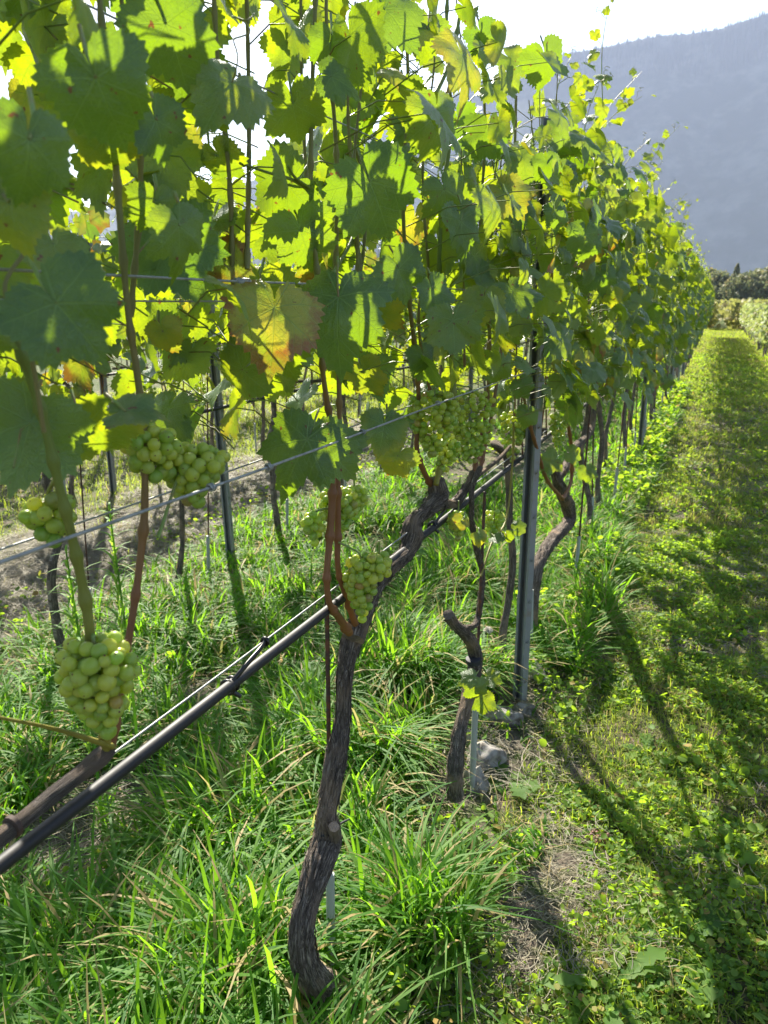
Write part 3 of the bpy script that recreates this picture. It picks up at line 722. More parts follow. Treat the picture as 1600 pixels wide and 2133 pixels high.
# --- thin young vine (index 3)
tb = MB()
hero_tube(v2, 'trunk', [(948, 1660, 17), (948, 1600, 16), (955, 1540, 14), (965, 1490, 13), (978, 1440, 14), (990, 1390, 14), (988, 1350, 13), (968, 1320, 11), (945, 1298, 11), (934, 1280, 11)], M['bark'], -.56, 24, 200, .2, 31, mb=tb)
hero_tube(v2, 'trunk', [(960, 1312, 8), (990, 1300, 6), (1000, 1260, 6), (1005, 1200, 6), (998, 1160, 6), (988, 1120, 5), (982, 1070, 5), (985, 1010, 5), (1000, 975, 6)], M['bark'], -.56, 14, 140, .18, 32, mb=tb)
tb.build('trunk', M['bark'], v2)
tb = MB(); o_, r_ = pl([(986, 1372, 15), (986, 1380, 15)], -.56); tube(tb, o_ - np.array(v2.location), r_ * 1.08, 12, 4); tb.build('tie', M['twine'], v2)
hero_tube(v2, 'cane', [(1000, 980, 6), (1010, 930, 6), (1025, 860, 5), (1045, 720, 5), (1060, 560, 5), (1070, 400, 4), (1075, 200, 4)], M['cane'], -.56, 10, 90, knots=kn)
hero_tube(v2, 'cane', [(1002, 1200, 3), (1025, 1130, 3), (1055, 1080, 3), (1068, 960, 3), (1070, 880, 3)], M['green_cane'], -.55, 8, 50)
hero_tube(v2, 'cane', [(950, 1040, 4), (985, 1000, 6), (1040, 955, 6), (1062, 930, 5)], M['bark'], -.58, 8, 30)
hb(v2, 955, 1098, 48, 62, -.55, 33, 26, .016, ico=ICO2, label='small yellow bunch on the thin stem')
hb(v2, 1030, 1095, 48, 60, -.55, 34, 30, .016, ico=ICO2, label='small bunch right of the rusty rod')
hb(v2, 1070, 915, 56, 120, -.6, 35, 70, .016, ico=ICO2, label='bunch half hidden behind the steel post')
for a in [(992, 1432, 10, 60, 15, -20, .8, .0, 1), (1020, 1412, 70, 48, -10, 20, .95, .1, 2), (985, 1410, -60, 50, 10, 30, .9, .05, 3), (1003, 1455, 5, 64, 0, -10, .6, .0, 4), (960, 1085, -40, 42, 20, 10, .9, .6, 5), (1000, 1118, 20, 42, 30, 0, .8, .5, 6), (1030, 1118, 60, 40, -20, 50, .8, .1, 7), (1078, 1100, 120, 40, 0, 10, .7, .0, 8), (1055, 1115, 20, 36, 0, -20, .5, .0, 9)]:
    px, py, an, w, yw, pt, rn, ag, vr = a; hero_leaf(v2, px, py, an, w, -.53, yw, pt, rn, ag, vr)
# --- crooked vine behind the steel post (index 5)
tb = MB()
hero_tube(v5, 'trunk', [(1110, 1300, 11), (1112, 1240, 11), (1122, 1175, 12), (1150, 1125, 13), (1183, 1090, 12), (1185, 1060, 13), (1168, 1020, 12), (1157, 985, 9), (1152, 950, 8)], M['bark'], -.60, 22, 180, .2, 41, mb=tb)
hero_tube(v5, 'trunk', [(1160, 1000, 8), (1180, 970, 9), (1200, 930, 8), (1230, 900, 6), (1240, 850, 5)], M['bark'], -.60, 14, 60, .2, 42, mb=tb)
tb.build('trunk', M['bark'], v5)
hero_tube(v5, 'cane', [(1172, 1040, 5), (1140, 1000, 5), (1120, 940, 5), (1100, 870, 5), (1092, 830, 4)], M['cane'], -.53, 10, 60, knots=kn)
hero_tube(v5, 'cane', [(1172, 1040, 5), (1190, 1000, 5), (1190, 930, 5), (1180, 860, 5), (1170, 780, 4), (1168, 600, 4)], M['cane'], -.55, 10, 60, knots=kn)
hb(v5, 1163, 912, 34, 55, -.56, 43, 26, .016, ico=ICO2); hb(v5, 1200, 815, 46, 95, -.56, 44, 55, .016, ico=ICO2)
for px, py, an, w, rn in [(1150, 960, -60, 60, .8), (1190, 945, 70, 44, .8), (1222, 980, 10, 46, .5), (1100, 860, -10, 60, .3), (1088, 800, 30, 60, .2)]: hero_leaf(v5, px, py, an, w, -.5, 15, 10, rn, .1, px)

# --- hero leaves: (vine, px, py, tip angle, width px, X, yaw, pitch, rnd, age, variant)
HL = [
 (v1, 770, 378, 25, 215, -.50, 12, 5, .05, .05, 0), (v1, 705, 618, 0, 235, -.50, -8, 28, .10, .15, 1), (v1, 626, 478, 20, 165, -.585, 15, -10, .35, .05, 2),
 (v1, 640, 915, -28, 200, -.545, -5, 15, .15, .05, 3), (v1, 672, 930, 48, 170, -.55, 10, 15, .3, .2, 4),
 (v0, 118, 632, 35, 265, -.43, 0, 15, .10, .05, 5), (v0, 200, 162, 20, 250, -.44, 0, 0, .10, .05, 6), (v0, 345, 48, 20, 220, -.50, 8, 5, .10, .05, 7),
 (v0, 60, 290, -10, 240, -.42, 20, 5, .08, .05, 8), (v0, 20, 420, 10, 190, -.46, -30, 10, .9, .3, 9), (v0, 325, 250, 15, 150, -.52, 30, 10, .08, .05, 0),
 (v0, 215, 290, 10, 160, -.56, -10, -25, .95, .35, 1), (v0, 440, 215, 20, 110, -.56, -25, -15, .9, .1, 2), (v0, 372, 470, 5, 165, -.50, 35, 10, .5, .05, 3),
 (v0, 185, 880, 30, 200, -.57, -10, -35, .95, .3, 4), (v0, 262, 858, 65, 150, -.48, -10, 62, .1, .3, 5),
 (v1, 505, 770, -60, 150, -.58, -35, -10, .85, .15, 6), (v1, 560, 700, 20, 180, -.62, -25, -10, .7, .15, 7), (v1, 455, 325, 35, 120, -.60, -30, -20, .95, .05, 8),
 (v1, 600, 385, -60, 175, -.60, -15, -10, .3, .05, 9), (v1, 610, 215, 10, 150, -.585, 5, -10, .5, .0, 0), (v1, 545, 600, -10, 170, -.63, -35, -20, .95, .25, 1),
 (v2, 960, 460, 10, 140, -.46, 52, 10, .1, .05, 2), (v2, 925, 395, 15, 120, -.50, 25, 10, .45, .0, 3), (v2, 1050, 400, 35, 120, -.44, 10, 35, .6, .55, 4),
 (v2, 1000, 70, 20, 90, -.50, 30, 10, .05, .0, 5), (v2, 1135, 120, 20, 115, -.42, 35, 0, .2, .0, 6), (v1, 800, 20, 40, 170, -.50, 10, 45, .1, .0, 7),
 (v1, 690, 85, 0, 120, -.52, 5, 10, .05, .0, 8), (v1, 845, 190, 20, 95, -.50, 10, 0, .5, .0, 9), (v1, 800, 885, -10, 115, -.54, 15, 15, .2, .35, 0),
 (v1, 828, 950, -35, 100, -.57, -15, -10, .9, .55, 1), (v1, 760, 775, 25, 110, -.62, -30, -20, .9, .5, 2), (v1, 690, 160, 75, 110, -.48, 10, 35, .1, .0, 3),
 (v2, 900, 600, 20, 110, -.48, 40, 15, .1, .0, 4), (v2, 830, 560, 30, 140, -.50, 35, 10, .12, .1, 5), (v2, 880, 740, 10, 80, -.50, 40, 0, .15, .0, 6),
 (v2, 1140, 340, 10, 80, -.38, 25, 10, .15, .0, 7), (v2, 1160, 440, 15, 75, -.38, 35, 15, .1, .0, 8), (v2, 890, 60, -10, 110, -.50, 5, 10, .5, .0, 9),
 (v0, 320, 420, -10, 120, -.55, 20, -10, .4, .1, 1), (v0, 60, 840, -50, 140, -.58, -15, -20, .8, .2, 3), (v1, 505, 200, 10, 90, -.58, 20, 20, .1, .0, 4),
 (v1, 470, 540, 60, 110, -.60, -20, 20, .7, .8, 5), (v0, 340, 690, 15, 90, -.62, -20, -10, .9, .6, 6), (v1, 780, 640, 50, 120, -.60, -20, -10, .9, .5, 7),
]
for a in HL: hero_leaf(*a)

# ------------------------------------------------------------------ rows behind
protos = [make_vine(200 + i, 2, (0, -50, 0), 1.14, 1.87, 6, 125, None, 3, aged=.05) for i in range(3)] + [make_vine(210 + i, 3, (0, -50, 0), 1.14, 1.87, 6, 125, None, 2) for i in range(2)]
usedp = set()
RN = ['', 'second', 'third', 'fourth', 'fifth']
for r_i, (y0, y1) in ((1, (.55, 24)), (2, (1.6, 22)), (3, (2.8, 20)), (4, (4.0, 18))):
    y = y0; k = 0; rg = np.random.default_rng(300 + r_i)
    while y < y1:
        pi = rg.integers(0, 3) if r_i == 1 and y < 8 else rg.integers(0, 5)
        if pi not in usedp: v = protos[pi]; usedp.add(pi)
        else: v = copy_tree(protos[pi])
        v.location = (ROW[r_i] + rg.normal(0, .03), y + rg.normal(0, .04), 0); v.rotation_euler = (0, 0, math.pi if rg.random() < .5 else 0)
        tag(v, 'grapevine seen through gaps in the %s row from the path' % RN[r_i], 'grapevine', 'grapevines of the %s row from the path' % RN[r_i])
        y += VSP; k += 1
for i, p in enumerate(protos):
    if i not in usedp:
        for c in list(p.children_recursive) + [p]: bpy.data.objects.remove(c)
# right hand row, trimmed and pale, far off
def low_vine(seed, mat):
    rg = np.random.default_rng(seed); root = empty('grapevine')
    tb = MB(); line, r = trunk_line(rg, .62); tube(tb, line, r * 1.2, 6, 12, .2, seed); tb.build('trunk', M['bark'], root)
    _, node, pos, nrm, tip, size = canopy(rg, 6, 480, .5, 1.30, .46, .3); fb = MB()
    add_leaves(fb, rg, pos, nrm, tip, size, LEAF_LO); fb.build('foliage', mat, root); return root
lp = [low_vine(400 + i, M['netv']) for i in range(7)]
for i in range(26):
    v = lp[i] if i < 7 else copy_tree(lp[(i * 5) % 7]); v.location = (1.30 + .05 * math.sin(i * 2.3), 21.5 + i * VSP, 0); v.rotation_euler = (0, 0, math.pi * ((i * 3 // 2) % 2)); v.scale = (1, 1, 1 + .07 * math.sin(i * 1.7))
    tag(v, 'low trimmed pale grapevine in the row across the grass path at the right edge', 'grapevine', 'grapevines of the low row across the path')
# next block of vines beyond the dirt track, seen as one mass
rg = np.random.default_rng(77); mb = MB(); pos = []
for rx in np.concatenate([np.arange(-14, -.8, 1.9), [-.55], np.arange(.9, 24, 1.15)]):
    n = 1900; yy = 44 + 60 * rg.random(n) ** 1.5; zz = rg.uniform(.25, 1.35, n) + .16 * np.sin(yy * .9 + rx) + .12 * np.sin(yy * 3.1 + rx * 2); pos.append(np.stack([rx + rg.normal(0, .25, n), yy, zz], 1))
pos = np.concatenate(pos); n = len(pos)
add_leaves(mb, rg, pos, rg.normal(0, .6, (n, 3)) + [0, -.3, .6], rg.normal(0, .5, (n, 3)) + [0, 0, -.7], rg.uniform(.10, .2, n), LEAF_LO)
tag(mb.build('far_vineyard', M['yellowv']), 'yellowish green vines of the next block beyond the dirt track', 'vineyard', kind='stuff')

# far trees
def far_tree(px, py_top, dist, w, kind, seed):
    rg = np.random.default_rng(seed); d = ray(px, 612); d = d / math.hypot(d[0], d[1]) * dist
    hgt = CAM_H + math.tan(math.atan2(*((lambda e: (e[2], math.hypot(e[0], e[1])))(ray(px, py_top))))) * dist
    root = empty('pine_tree' if kind else 'broadleaf_tree', (d[0], d[1], 0)); tb = MB()
    tube(tb, [[0, 0, -.2], [.1, 0, hgt * .5], [0, .1, hgt * .9]], [.28, .2, .06], 7, 8, .1, seed); 
    for i in range(9):
        a = rg.uniform(0, 6.28); z = hgt * rg.uniform(.25, .7); tube(tb, [[0, 0, z], [math.cos(a) * w * .35, math.sin(a) * w * .35, z + w * .18]], [.08, .02], 4, 3)
    tb.build('trunk', M['treebark'], root)
    n = 2600; fb = MB(); t = rg.random(n) ** (.8 if kind else 1)
    if kind:
        prof = (1 - t) * (.55 + .45 * np.abs(np.sin(t * 26))) * w * .5 + .1; z = hgt * (.12 + .88 * t)
    else:
        prof = w * .5 * np.sqrt(np.clip(1 - (2 * t - 1) ** 2, .02, 1)); z = hgt * (.15 + .85 * t)
    a = rg.uniform(0, 6.28, n); lob = 1 + .38 * np.sin(3 * a + 7 * t + seed) + .15 * np.sin(7 * a - 9 * t); q = prof * lob * np.sqrt(rg.uniform(.25, 1, n))
    pos = np.stack([q * np.cos(a), q * np.sin(a), z + rg.normal(0, .3, n)], 1)
    add_leaves(fb, rg, pos, rg.normal(0, 1, (n, 3)), rg.normal(0, 1, (n, 3)), rg.uniform(.16, .34, n), LEAF_LO)
    fb.build('crown', M['tree'], root)
    return root
FT = [(1478, 566, 150, 5, 0, 'bushy tree just right of where the vine row ends'), (1500, 572, 145, 5, 0, 'low round tree second along the far treeline'), (1530, 556, 160, 4, 1, 'pointed conifer standing above the left half of the treeline'),
      (1552, 575, 140, 6, 0, 'broad dark tree right of the pointed conifer'), (1578, 566, 150, 6, 0, 'round tree near the right end of the treeline'), (1600, 545, 140, 5, 1, 'tallest conifer at the right edge of the picture'), (1625, 560, 150, 7, 0, 'broad tree cut by the right edge of the picture'), (1455, 575, 150, 6, 0, 'tree mostly hidden behind the top of the far vines')]
for i, (px, py, ds, w, kd, lb) in enumerate(FT): tag(far_tree(px, py, ds, w, kd, 500 + i), lb, 'tree', 'trees at the far edge of the vineyard')

# ------------------------------------------------------------------ posts, stakes, wires, pipe
def c_post(loc, h, ang, label, group, near=True, w=.042, dpt=.034, lean=(0, 0)):
    root = empty('metal_post', loc, ang); t = .0035; mb = MB(); lip = .009
    # C section open toward local -Y: outline swept upward
    out = np.array([(-w/2 + lip, -dpt/2), (-w/2, -dpt/2), (-w/2, dpt/2), (-.012, dpt/2), (-.007, dpt/2 - .008), (.007, dpt/2 - .008), (.012, dpt/2), (w/2, dpt/2), (w/2, -dpt/2), (w/2 - lip, -dpt/2)])
    inn = np.array([(-w/2 + lip, -dpt/2 + t), (-w/2 + t, -dpt/2 + t), (-w/2 + t, dpt/2 - t), (-.0135, dpt/2 - t), (-.009, dpt/2 - .008 - t), (.009, dpt/2 - .008 - t), (.0135, dpt/2 - t), (w/2 - t, dpt/2 - t), (w/2 - t, -dpt/2 + t), (w/2 - lip, -dpt/2 + t)])
    loop = np.vstack([out, inn[::-1]]); k = len(loop)
    V = np.vstack([np.hstack([loop + np.array(lean) * z, np.full((k, 1), z)]) for z in (-.3, h)])
    i = np.arange(k); j = (i + 1) % k
    mb.add(V, np.stack([i, j, j + k, i + k], 1))
    q = 9; a = np.arange(q); mb.add(V[k:], np.stack([a, a + 1, k - 2 - a, k - 1 - a], 1))
    mb.build('post_body', M['post'], root, smooth=False)
    if near:
        for n_, z in enumerate(np.arange(.12, h - .05, .16)):
            for s in (-1, 1):
                hb_ = MB(); tube(hb_, [[s * w/2 + lean[0] * z, -.004, z], [s * (w/2 + .007) + lean[0] * z, -.004, z + .004], [s * (w/2 + .008) + lean[0] * z, -.004, z + .016]], [.0035, .003, .0018], 5, 6)
                hb_.build('wire_hook', M['post'], root)
    return tag(root, label, 'post', group)
g1, g2 = 'steel posts of the row beside the path', 'steel posts of the rows behind'
py = [2.62 + 4.72 * i for i in range(8)]
c_post((-.545, 2.62, 0), 2.05, R(-22), 'grey channel steel post, the nearest and tallest in the picture, among the front vines', g1)
for i, y in enumerate(py[1:]):
    c_post((ROW[0] + .055, y, 0), 2.0, R(-22), ['slim grey steel post second along the path side row', 'third grey steel post along the path side row'][i] if i < 2 else 'far grey steel post lost among the dark trunks of the path side row', g1, near=False)
c_post((ROW[1] + .0, 3.5, 0), 2.0, R(12), 'grey channel post behind the left grape bunches, in the second row', g2, lean=(-.03, 0))
for x, y, lb in ((ROW[2], 4.6, 'third'), (ROW[3], 6.6, 'fourth')): c_post((x, y, 0), 1.95, R(10), 'thin steel post glimpsed behind the leaves in the %s row' % lb, g2, near=False)
for i, y in enumerate((8.2, 12.9)): c_post((ROW[1], y, 0), 1.95, R(10), 'steel post hidden deeper in the second row', g2, near=False)

def stake(loc, h, hs, label, group, lean=(0, 0), near=True):
    root = empty('vine_stake', loc); sb = MB(); rb = MB()
    tube(sb, [[0, 0, -.1], [lean[0] * hs, lean[1] * hs, hs]], [.0095, .0095], 10 if near else 5, 8); sb.build('sleeve', M['sleeve'], root)
    tube(rb, [[lean[0] * hs, lean[1] * hs, hs - .05], [lean[0] * h, lean[1] * h, h]], [.0045, .0045], 8 if near else 4, 12, .1); rb.build('rod', M['rod'], root)
    return tag(root, label, 'stake', group)
gs = 'stakes of the row beside the path'
b = P(690, 2050, -.635); stake((b[0], b[1], 0), 1.02, .33, 'grey stake with rusty rod behind the bent old trunk', gs, (.0, .02))
b = PG(968, 1660); stake((-.555, b[1], 0), .98, .33, 'grey stake with long dark rod beside the thin forked trunk', gs, (.0, .03))
rg = np.random.default_rng(9)
for i in range(4, 26):
    lb = ORD[i - 3] + ' stake past the bent old trunk in the row beside the path' if i < 9 else 'thin distant stake among the trunks of the row beside the path'
    stake((ROW[0] + .03 + rg.normal(0, .02), feet[i] + .06 + rg.normal(0, .03), 0), 1.25, .35, lb, gs, (rg.normal(0, .03), rg.normal(0, .03)), near=i < 8)
for r_i in (1, 2):
    for k in range(12): stake((ROW[r_i] + .04, 1.5 + k * .855, 0), 1.2, .3, 'dark rod stake standing in the %s row from the path' % RN[r_i], 'stakes of the %s row' % RN[r_i], (rg.normal(0, .03), rg.normal(0, .04)), near=False)

def wire(x, z, y0, y1, r, label, sag=.006, knots=(), grp='trellis wires'):
    mb = MB(); L = y1 - y0; n = int(L * 3) + 2; y = np.linspace(y0, y1, n)
    pts = np.stack([x + .003 * np.sin(y * 1.3 + z * 9), y, z - sag * np.abs(np.sin((y - 2.62) / 4.72 * np.pi)) + .0015 * np.sin(y * 5)], 1)
    tube(mb, pts, [r] * n, 6, n * 2)
    o = mb.build('trellis_wire', M['wire']); 
    for (kp, ln) in knots:
        kb = MB(); t = np.linspace(0, 1, 40); a = t * 2 * np.pi * (2 if ln < .02 else 8)
        zc = np.interp(kp, y, pts[:, 2]); tube(kb, np.stack([x + np.cos(a) * r * 2.1, kp + (t - .5) * ln, zc + np.sin(a) * r * 2.1], 1), [r * .85] * 40, 5, 80)
        kb.build('wire_knot', M['wire'], o)
    return tag(o, label, 'wire', grp)
yk = lambda px, py_, X: P(px, py_, X)[1]
wire(-.505, 1.298, -.5, 36, .0018, 'thick pale wire crossing in front of the grape bunches', knots=[(yk(440, 1022, -.505), .008), (yk(560, 988, -.505), .008), (yk(755, 915, -.505), .008), (yk(912, 858, -.505), .012)], sag=.0)
wire(-.66, 1.262, -.5, 36, .0013, 'thinner wire just behind the grape bunches', knots=[], sag=.012)
wire(-.585, 1.0, -.5, 36, .0014, 'lowest wire, carrying the black pipe', sag=.0)
wire(-.58, 1.525, -.5, 36, .0017, 'upper wire with a coiled splice among the leaves', knots=[(yk(505, 585, -.58), .035)], sag=.0)
wire(-.64, 1.50, -.5, 36, .0013, 'wire just under the coiled one among the leaves', knots=[(yk(475, 615, -.64), .01)], sag=.0)
wire(-.60, 1.78, -.5, 36, .0012, 'high wire hidden in the leaf tops', sag=.0)
for r_i in (1, 2, 3):
    for z, wd in ((.98, 'low'), (1.26, 'middle'), (1.52, 'upper')):
        wire(ROW[r_i], z, .3, 24, .0016, '%s wire of the %s row from the path' % (wd, RN[r_i]), grp='trellis wires of the rows behind')
def pipe(x, z, y0, y1, r, label, clips, grp):
    root = empty('drip_pipe', (x, y0, z)); mb = MB(); n = int((y1 - y0) * 2) + 2; y = np.linspace(0, y1 - y0, n)
    tube(mb, np.stack([.004 * np.sin(y * .9), y, .004 * np.sin(y * 1.7) - (0 * y)], 1), [r] * n, 16, n * 3); mb.build('pipe_body', M['pipe'], root)
    for yc in clips:
        cb = MB(); q = yc - y0
        a = np.linspace(0, 2 * np.pi, 14)
        for dy in (-.006, .006): tube(cb, np.stack([np.cos(a) * (r + .002), 0 * a + q + dy - .07, np.sin(a) * (r + .002)], 1), [.0028] * 14, 6, 28)
        tube(cb, [[.004, q - .075, r * .6], [.010, q - .045, r + .012], [.008, q + .005, 1.0 - z - .003], [.006, q + .02, 1.0 - z + .003]], [.0045, .0045, .0042, .0045], 6, 16, flat=.6)
        b2 = np.stack([np.cos(a) * .0055 + .006, 0 * a + q + .018, np.sin(a) * .0055 + (1.0 - z)], 1); tube(cb, b2, [.0028] * 14, 6, 28)
        tube(cb, [[.006, q - .072, -r], [.014, q - .066, -r - .008]], [.004, .0035], 6, 4)
        cb.build('hanger_clip', M['clip'], root)
    return tag(root, label, 'irrigation pipe', grp)
gp = 'irrigation pipes under the vine rows'
pipe(-.59, .968, -.5, 36, .0082, 'black irrigation pipe clipped under the low wire of the front row', [yk(538, 1350, -.585), yk(925, 1085, -.585), yk(1040, 1010, -.585) + .6, 5.0], gp)
for r_i in (1, 2, 3): pipe(ROW[r_i] + .02, .95, .3, 24, .010, 'black irrigation pipe of the %s row seen under its leaves' % RN[r_i], [], gp)

# ------------------------------------------------------------------ stones
def stone(p, s, seed, label):
    rg = np.random.default_rng(seed); V, F = ICO3; V = V.copy(); n = np.zeros(len(V))
    for _ in range(14): k = rg.normal(0, 3.2, 3); n += np.sin(V @ k + rg.uniform(0, 6)) * .035
    for _ in range(11):
        k = nz(rg.normal(0, 1, 3)); c = rg.uniform(.5, .8); dd = V @ k; V = V - np.clip(dd - c, 0, 1)[:, None] * k
    V = V * (1 + n)[:, None] * np.asarray(s); mb = MB(); mb.add(V, F)
    o = mb.build('stone', M['stone']); o.location = p; o.rotation_euler = (0, 0, rg.uniform(0, 3)); tag(o, label, 'stone', 'stones at the feet of the vines')
for px, py_, s, lb in [(1012, 1590, (.085, .065, .065), 'large pale rounded stone behind the foot of the thin vine'), (988, 1640, (.055, .05, .06), 'upright pale stone touching the grey stake'), (1050, 1505, (.10, .075, .065), 'pale stone in the dirt just before the steel post'), (972, 1560, (.05, .04, .04), 'small stone tucked behind the thin trunk'),
                       (1095, 1480, (.05, .05, .03), 'flat stone at the foot of the steel post'), (1112, 1415, (.09, .07, .08), 'brownish stone right behind the steel post'), (615, 2075, (.022, .02, .026), 'small white pebble left of the bent trunk foot'), (655, 2125, (.02, .02, .014), 'tiny pale pebble below the bent trunk foot')]:
    p = PG(px, py_ + 10); stone((p[0], p[1], gz(p[0], p[1]) + s[2] * .12), s, int(px), lb)

# ------------------------------------------------------------------ grasses
def blades(mb, rg, base, h, w, lean, az_, K=5, rnd=None, age=None, droop=1.0):
    n = len(base); t = np.linspace(0, 1, K + 1); d = np.stack([np.cos(az_), np.sin(az_), 0 * az_], 1)
    tt = t[None, :, None]; H = h[:, None, None]; Ln = lean[:, None, None]
    cen = base[:, None] + d[:, None] * (Ln * H * tt ** 1.9) + np.array([0, 0, 1.])[None, None] * H * (tt - (Ln * .62 * droop) * tt ** 2.6)
    sd = np.stack([-np.sin(az_), np.cos(az_), 0 * az_], 1)
    tw = rg.uniform(-.6, .6, n); sd = nz(sd * np.cos(tw)[:, None] + d * np.sin(tw)[:, None])
    prof = np.array([.75, 1, .97, .85, .6, .12]) if K == 5 else np.interp(t, [0, .3, .7, 1], [.8, 1, .75, .12])
    off = sd[:, None] * (w[:, None, None] * prof[None, :, None] * .5)
    V = np.stack([cen - off, cen + off], 2).reshape(n, -1, 3); m = V.shape[1]
    f = np.array([[2 * i, 2 * i + 1, 2 * i + 3, 2 * i + 2] for i in range(K)])
    F = (f[None] + (np.arange(n) * m)[:, None, None]).reshape(-1, 4)
    mb.add(V.reshape(-1, 3), F, rnd=np.repeat(rg.random(n) if rnd is None else rnd, m), age=np.repeat(np.zeros(n) if age is None else age, m))
def fbm(x, y, s, seed):
    rg = np.random.default_rng(seed); v = 0
    for i in range(7):
        a = rg.uniform(0, 6.28); f = s * 1.5 ** (i - 2); v = v + np.sin((x * math.cos(a) + y * math.sin(a)) * f + rg.uniform(0, 6.28) + 1.3 * np.sin((x * math.sin(a) - y * math.cos(a)) * f * .7)) / 7
    return v
HERB = []
for s in range(3):     # small oval leaf, folded
    a = np.linspace(0, 2 * np.pi, 8, endpoint=False); x, y = np.sin(a) * (.42, .20, .32)[s], .5 - np.cos(a) * .5
    HERB.append((np.vstack([[0, .5, -.04], np.stack([x, y, .10 * np.abs(x) * 2 - .12 * (y - .4) ** 2 + .03 * s * np.sin(a * 3)], 1)]), np.array([[0, 1 + i, 1 + (i + 1) % 8] for i in range(8)])))
def herbs(mb, rg, pos, size, up=1.0, rnd=None, age=None):
    n = len(pos); nrm = rg.normal(0, .55, (n, 3)) + [0, 0, up]; tip = rg.normal(0, 1, (n, 3)) * [1, 1, .3]
    A = leaf_frames(nrm, tip) * size[:, None, None]; ti = rg.integers(0, 3, n); rnd = rg.random(n) if rnd is None else rnd; age = np.zeros(n) if age is None else age
    for k in range(3): m = ti == k; scatter(mb, HERB[k], pos[m], A[m], rnd[m], age[m])
def rand_in_view(rg, n, x0, x1, y0, y1, p=1.0, margin=120):
    y = y0 + (y1 - y0) * rg.random(n) ** p; x = rg.uniform(x0, x1, n)
    q = proj(np.stack([x, y, 0 * x + .05], 1)); ok = (q[:, 0] > -margin - 300) & (q[:, 0] < W_PX + margin) & (q[:, 1] < H_PX + 500)
    return x[ok], y[ok]
rg = np.random.default_rng(1)
# tall grass under the rows
def tall(name, x0, x1, y0, y1, n, hmin, hmax, dens_seed, label, wmul=1.0, p=1.0, edge=None):
    x, y = rand_in_view(rg, n, x0, x1, y0, y1, p)
    f = fbm(x, y, 5.5, dens_seed) + rg.normal(0, .12, len(x)); k = f > -.12
    if edge is not None: k &= edge(x, y)
    x, y, f = x[k], y[k], f[k]; h = (hmin + (hmax - hmin) * np.clip(.5 + f * 1.3, 0, 1)) * rg.uniform(.45, 1.1, len(x))
    el = (x + .50) ** 2 / .23 ** 2 + (y - 2.12) ** 2 / .52 ** 2; h = h * np.clip((el - 1) * .9 + .2, .2, 1)
    mb = MB(); far = np.clip(y / 4, 1, 4)
    az_ = rg.uniform(0, 2 * np.pi, len(x)) * .7 + fbm(x, y, 3, dens_seed + 5) * 5
    dry = (rg.random(len(x)) < .15).astype(float) * rg.uniform(.6, 1, len(x))
    blades(mb, rg, np.stack([x, y, gz(x, y) - .004], 1), h, rg.uniform(.0045, .0125, len(x)) * wmul * far ** .6, rg.uniform(.25, 1.15, len(x)), az_, 5, age=dry)
    # straw litter at the foot
    m = len(x) // 5; xs, ys = x[:m] + rg.normal(0, .05, m), y[:m] + rg.normal(0, .05, m)
    blades(mb, rg, np.stack([xs, ys, gz(xs, ys) + .004], 1), rg.uniform(.04, .16, m), np.full(m, .0022) * wmul, rg.uniform(1.2, 1.9, m), rg.uniform(0, 6.28, m), 3, age=np.ones(m) * rg.uniform(.7, 1, m))
    return tag(mb.build(name, M['grass']), label, 'grass', kind='stuff')
edge1 = lambda x, y: (x < -.36 + .05 * np.sin(y * 4) + .03 * np.sin(y * 11)) & ~(((x + .52) ** 2 / .20 ** 2 + (y - 2.22) ** 2 / .58 ** 2 < 1) & (rg.random(len(x)) < .93)) & ~(((x + .56) ** 2 + (y - 1.16) ** 2 < .012))
tall('tall_grass', -1.25, -.30, .35, 4.2, 40000, .13, .42, 3, 'tall lush grass growing under the front vines', edge=edge1)
tall('tall_grass', -1.30, -.34, 4.2, 15, 26000, .10, .28, 4, 'tall grass further along under the front vines', p=1.6, edge=lambda x, y: x < -.38 + .07 * np.sin(y * 2))
tall('tall_grass', -2.75, -2.2, 1.0, 9, 9000, .08, .24, 6, 'grass growing under the second row')
tall('tall_grass', -2.35, -1.25, .5, 6, 36000, .09, .28, 8, 'tall grass and straw in the aisle behind the front row')
# short grass everywhere else
def lawn(name, x0, x1, y0, y1, n, label, hm=.05, wm=1.0, thr=-.25, p=1.0, bare=True, ag=.12):
    x, y = rand_in_view(rg, n, x0, x1, y0, y1, p); f = fbm(x, y, 7, 21) + .5 * fbm(x, y, 17, 22) + rg.normal(0, .1, len(x)); k = f > thr
    if bare:
        b_ = np.exp(-((x + .27) / .10) ** 2) * np.exp(-((y - 1.68) / .33) ** 4); k &= (rg.random(len(x)) > b_ * 1.1) & ~(((x + .56) ** 2 / .17 ** 2 + (y - 2.25) ** 2 / .45 ** 2 < 1) & (rg.random(len(x)) < .7))
    x, y, f = x[k], y[k], f[k]; n = len(x); far = np.clip(y / 3.5, 1, 9); mb = MB()
    dry = np.where(rg.random(n) < ag + .25 * (fbm(x, y, 2.2, 31) > .15), rg.uniform(.5, 1, n), 0)
    blades(mb, rg, np.stack([x, y, gz(x, y) - .003], 1), hm * rg.uniform(.4, 1.5, n) * (1 + .2 * far ** .5), rg.uniform(.0018, .0038, n) * wm * far ** .75, rg.uniform(.2, 1.3, n), rg.uniform(0, 6.28, n), 3, age=dry)
    return tag(mb.build(name, M['lawn']), label, 'grass', kind='stuff')
lawn('mown_grass', -.45, 1.0, .8, 5.5, 60000, 'short sunlit grass on the near path', .045)
lawn('mown_grass', -.55, 1.5, 5.5, 16, 70000, 'short grass on the middle of the path', .05, 1.1, p=1.3)
lawn('mown_grass', -.6, 1.9, 16, 46, 60000, 'short grass on the far path', .06, 1.3, p=1.2)
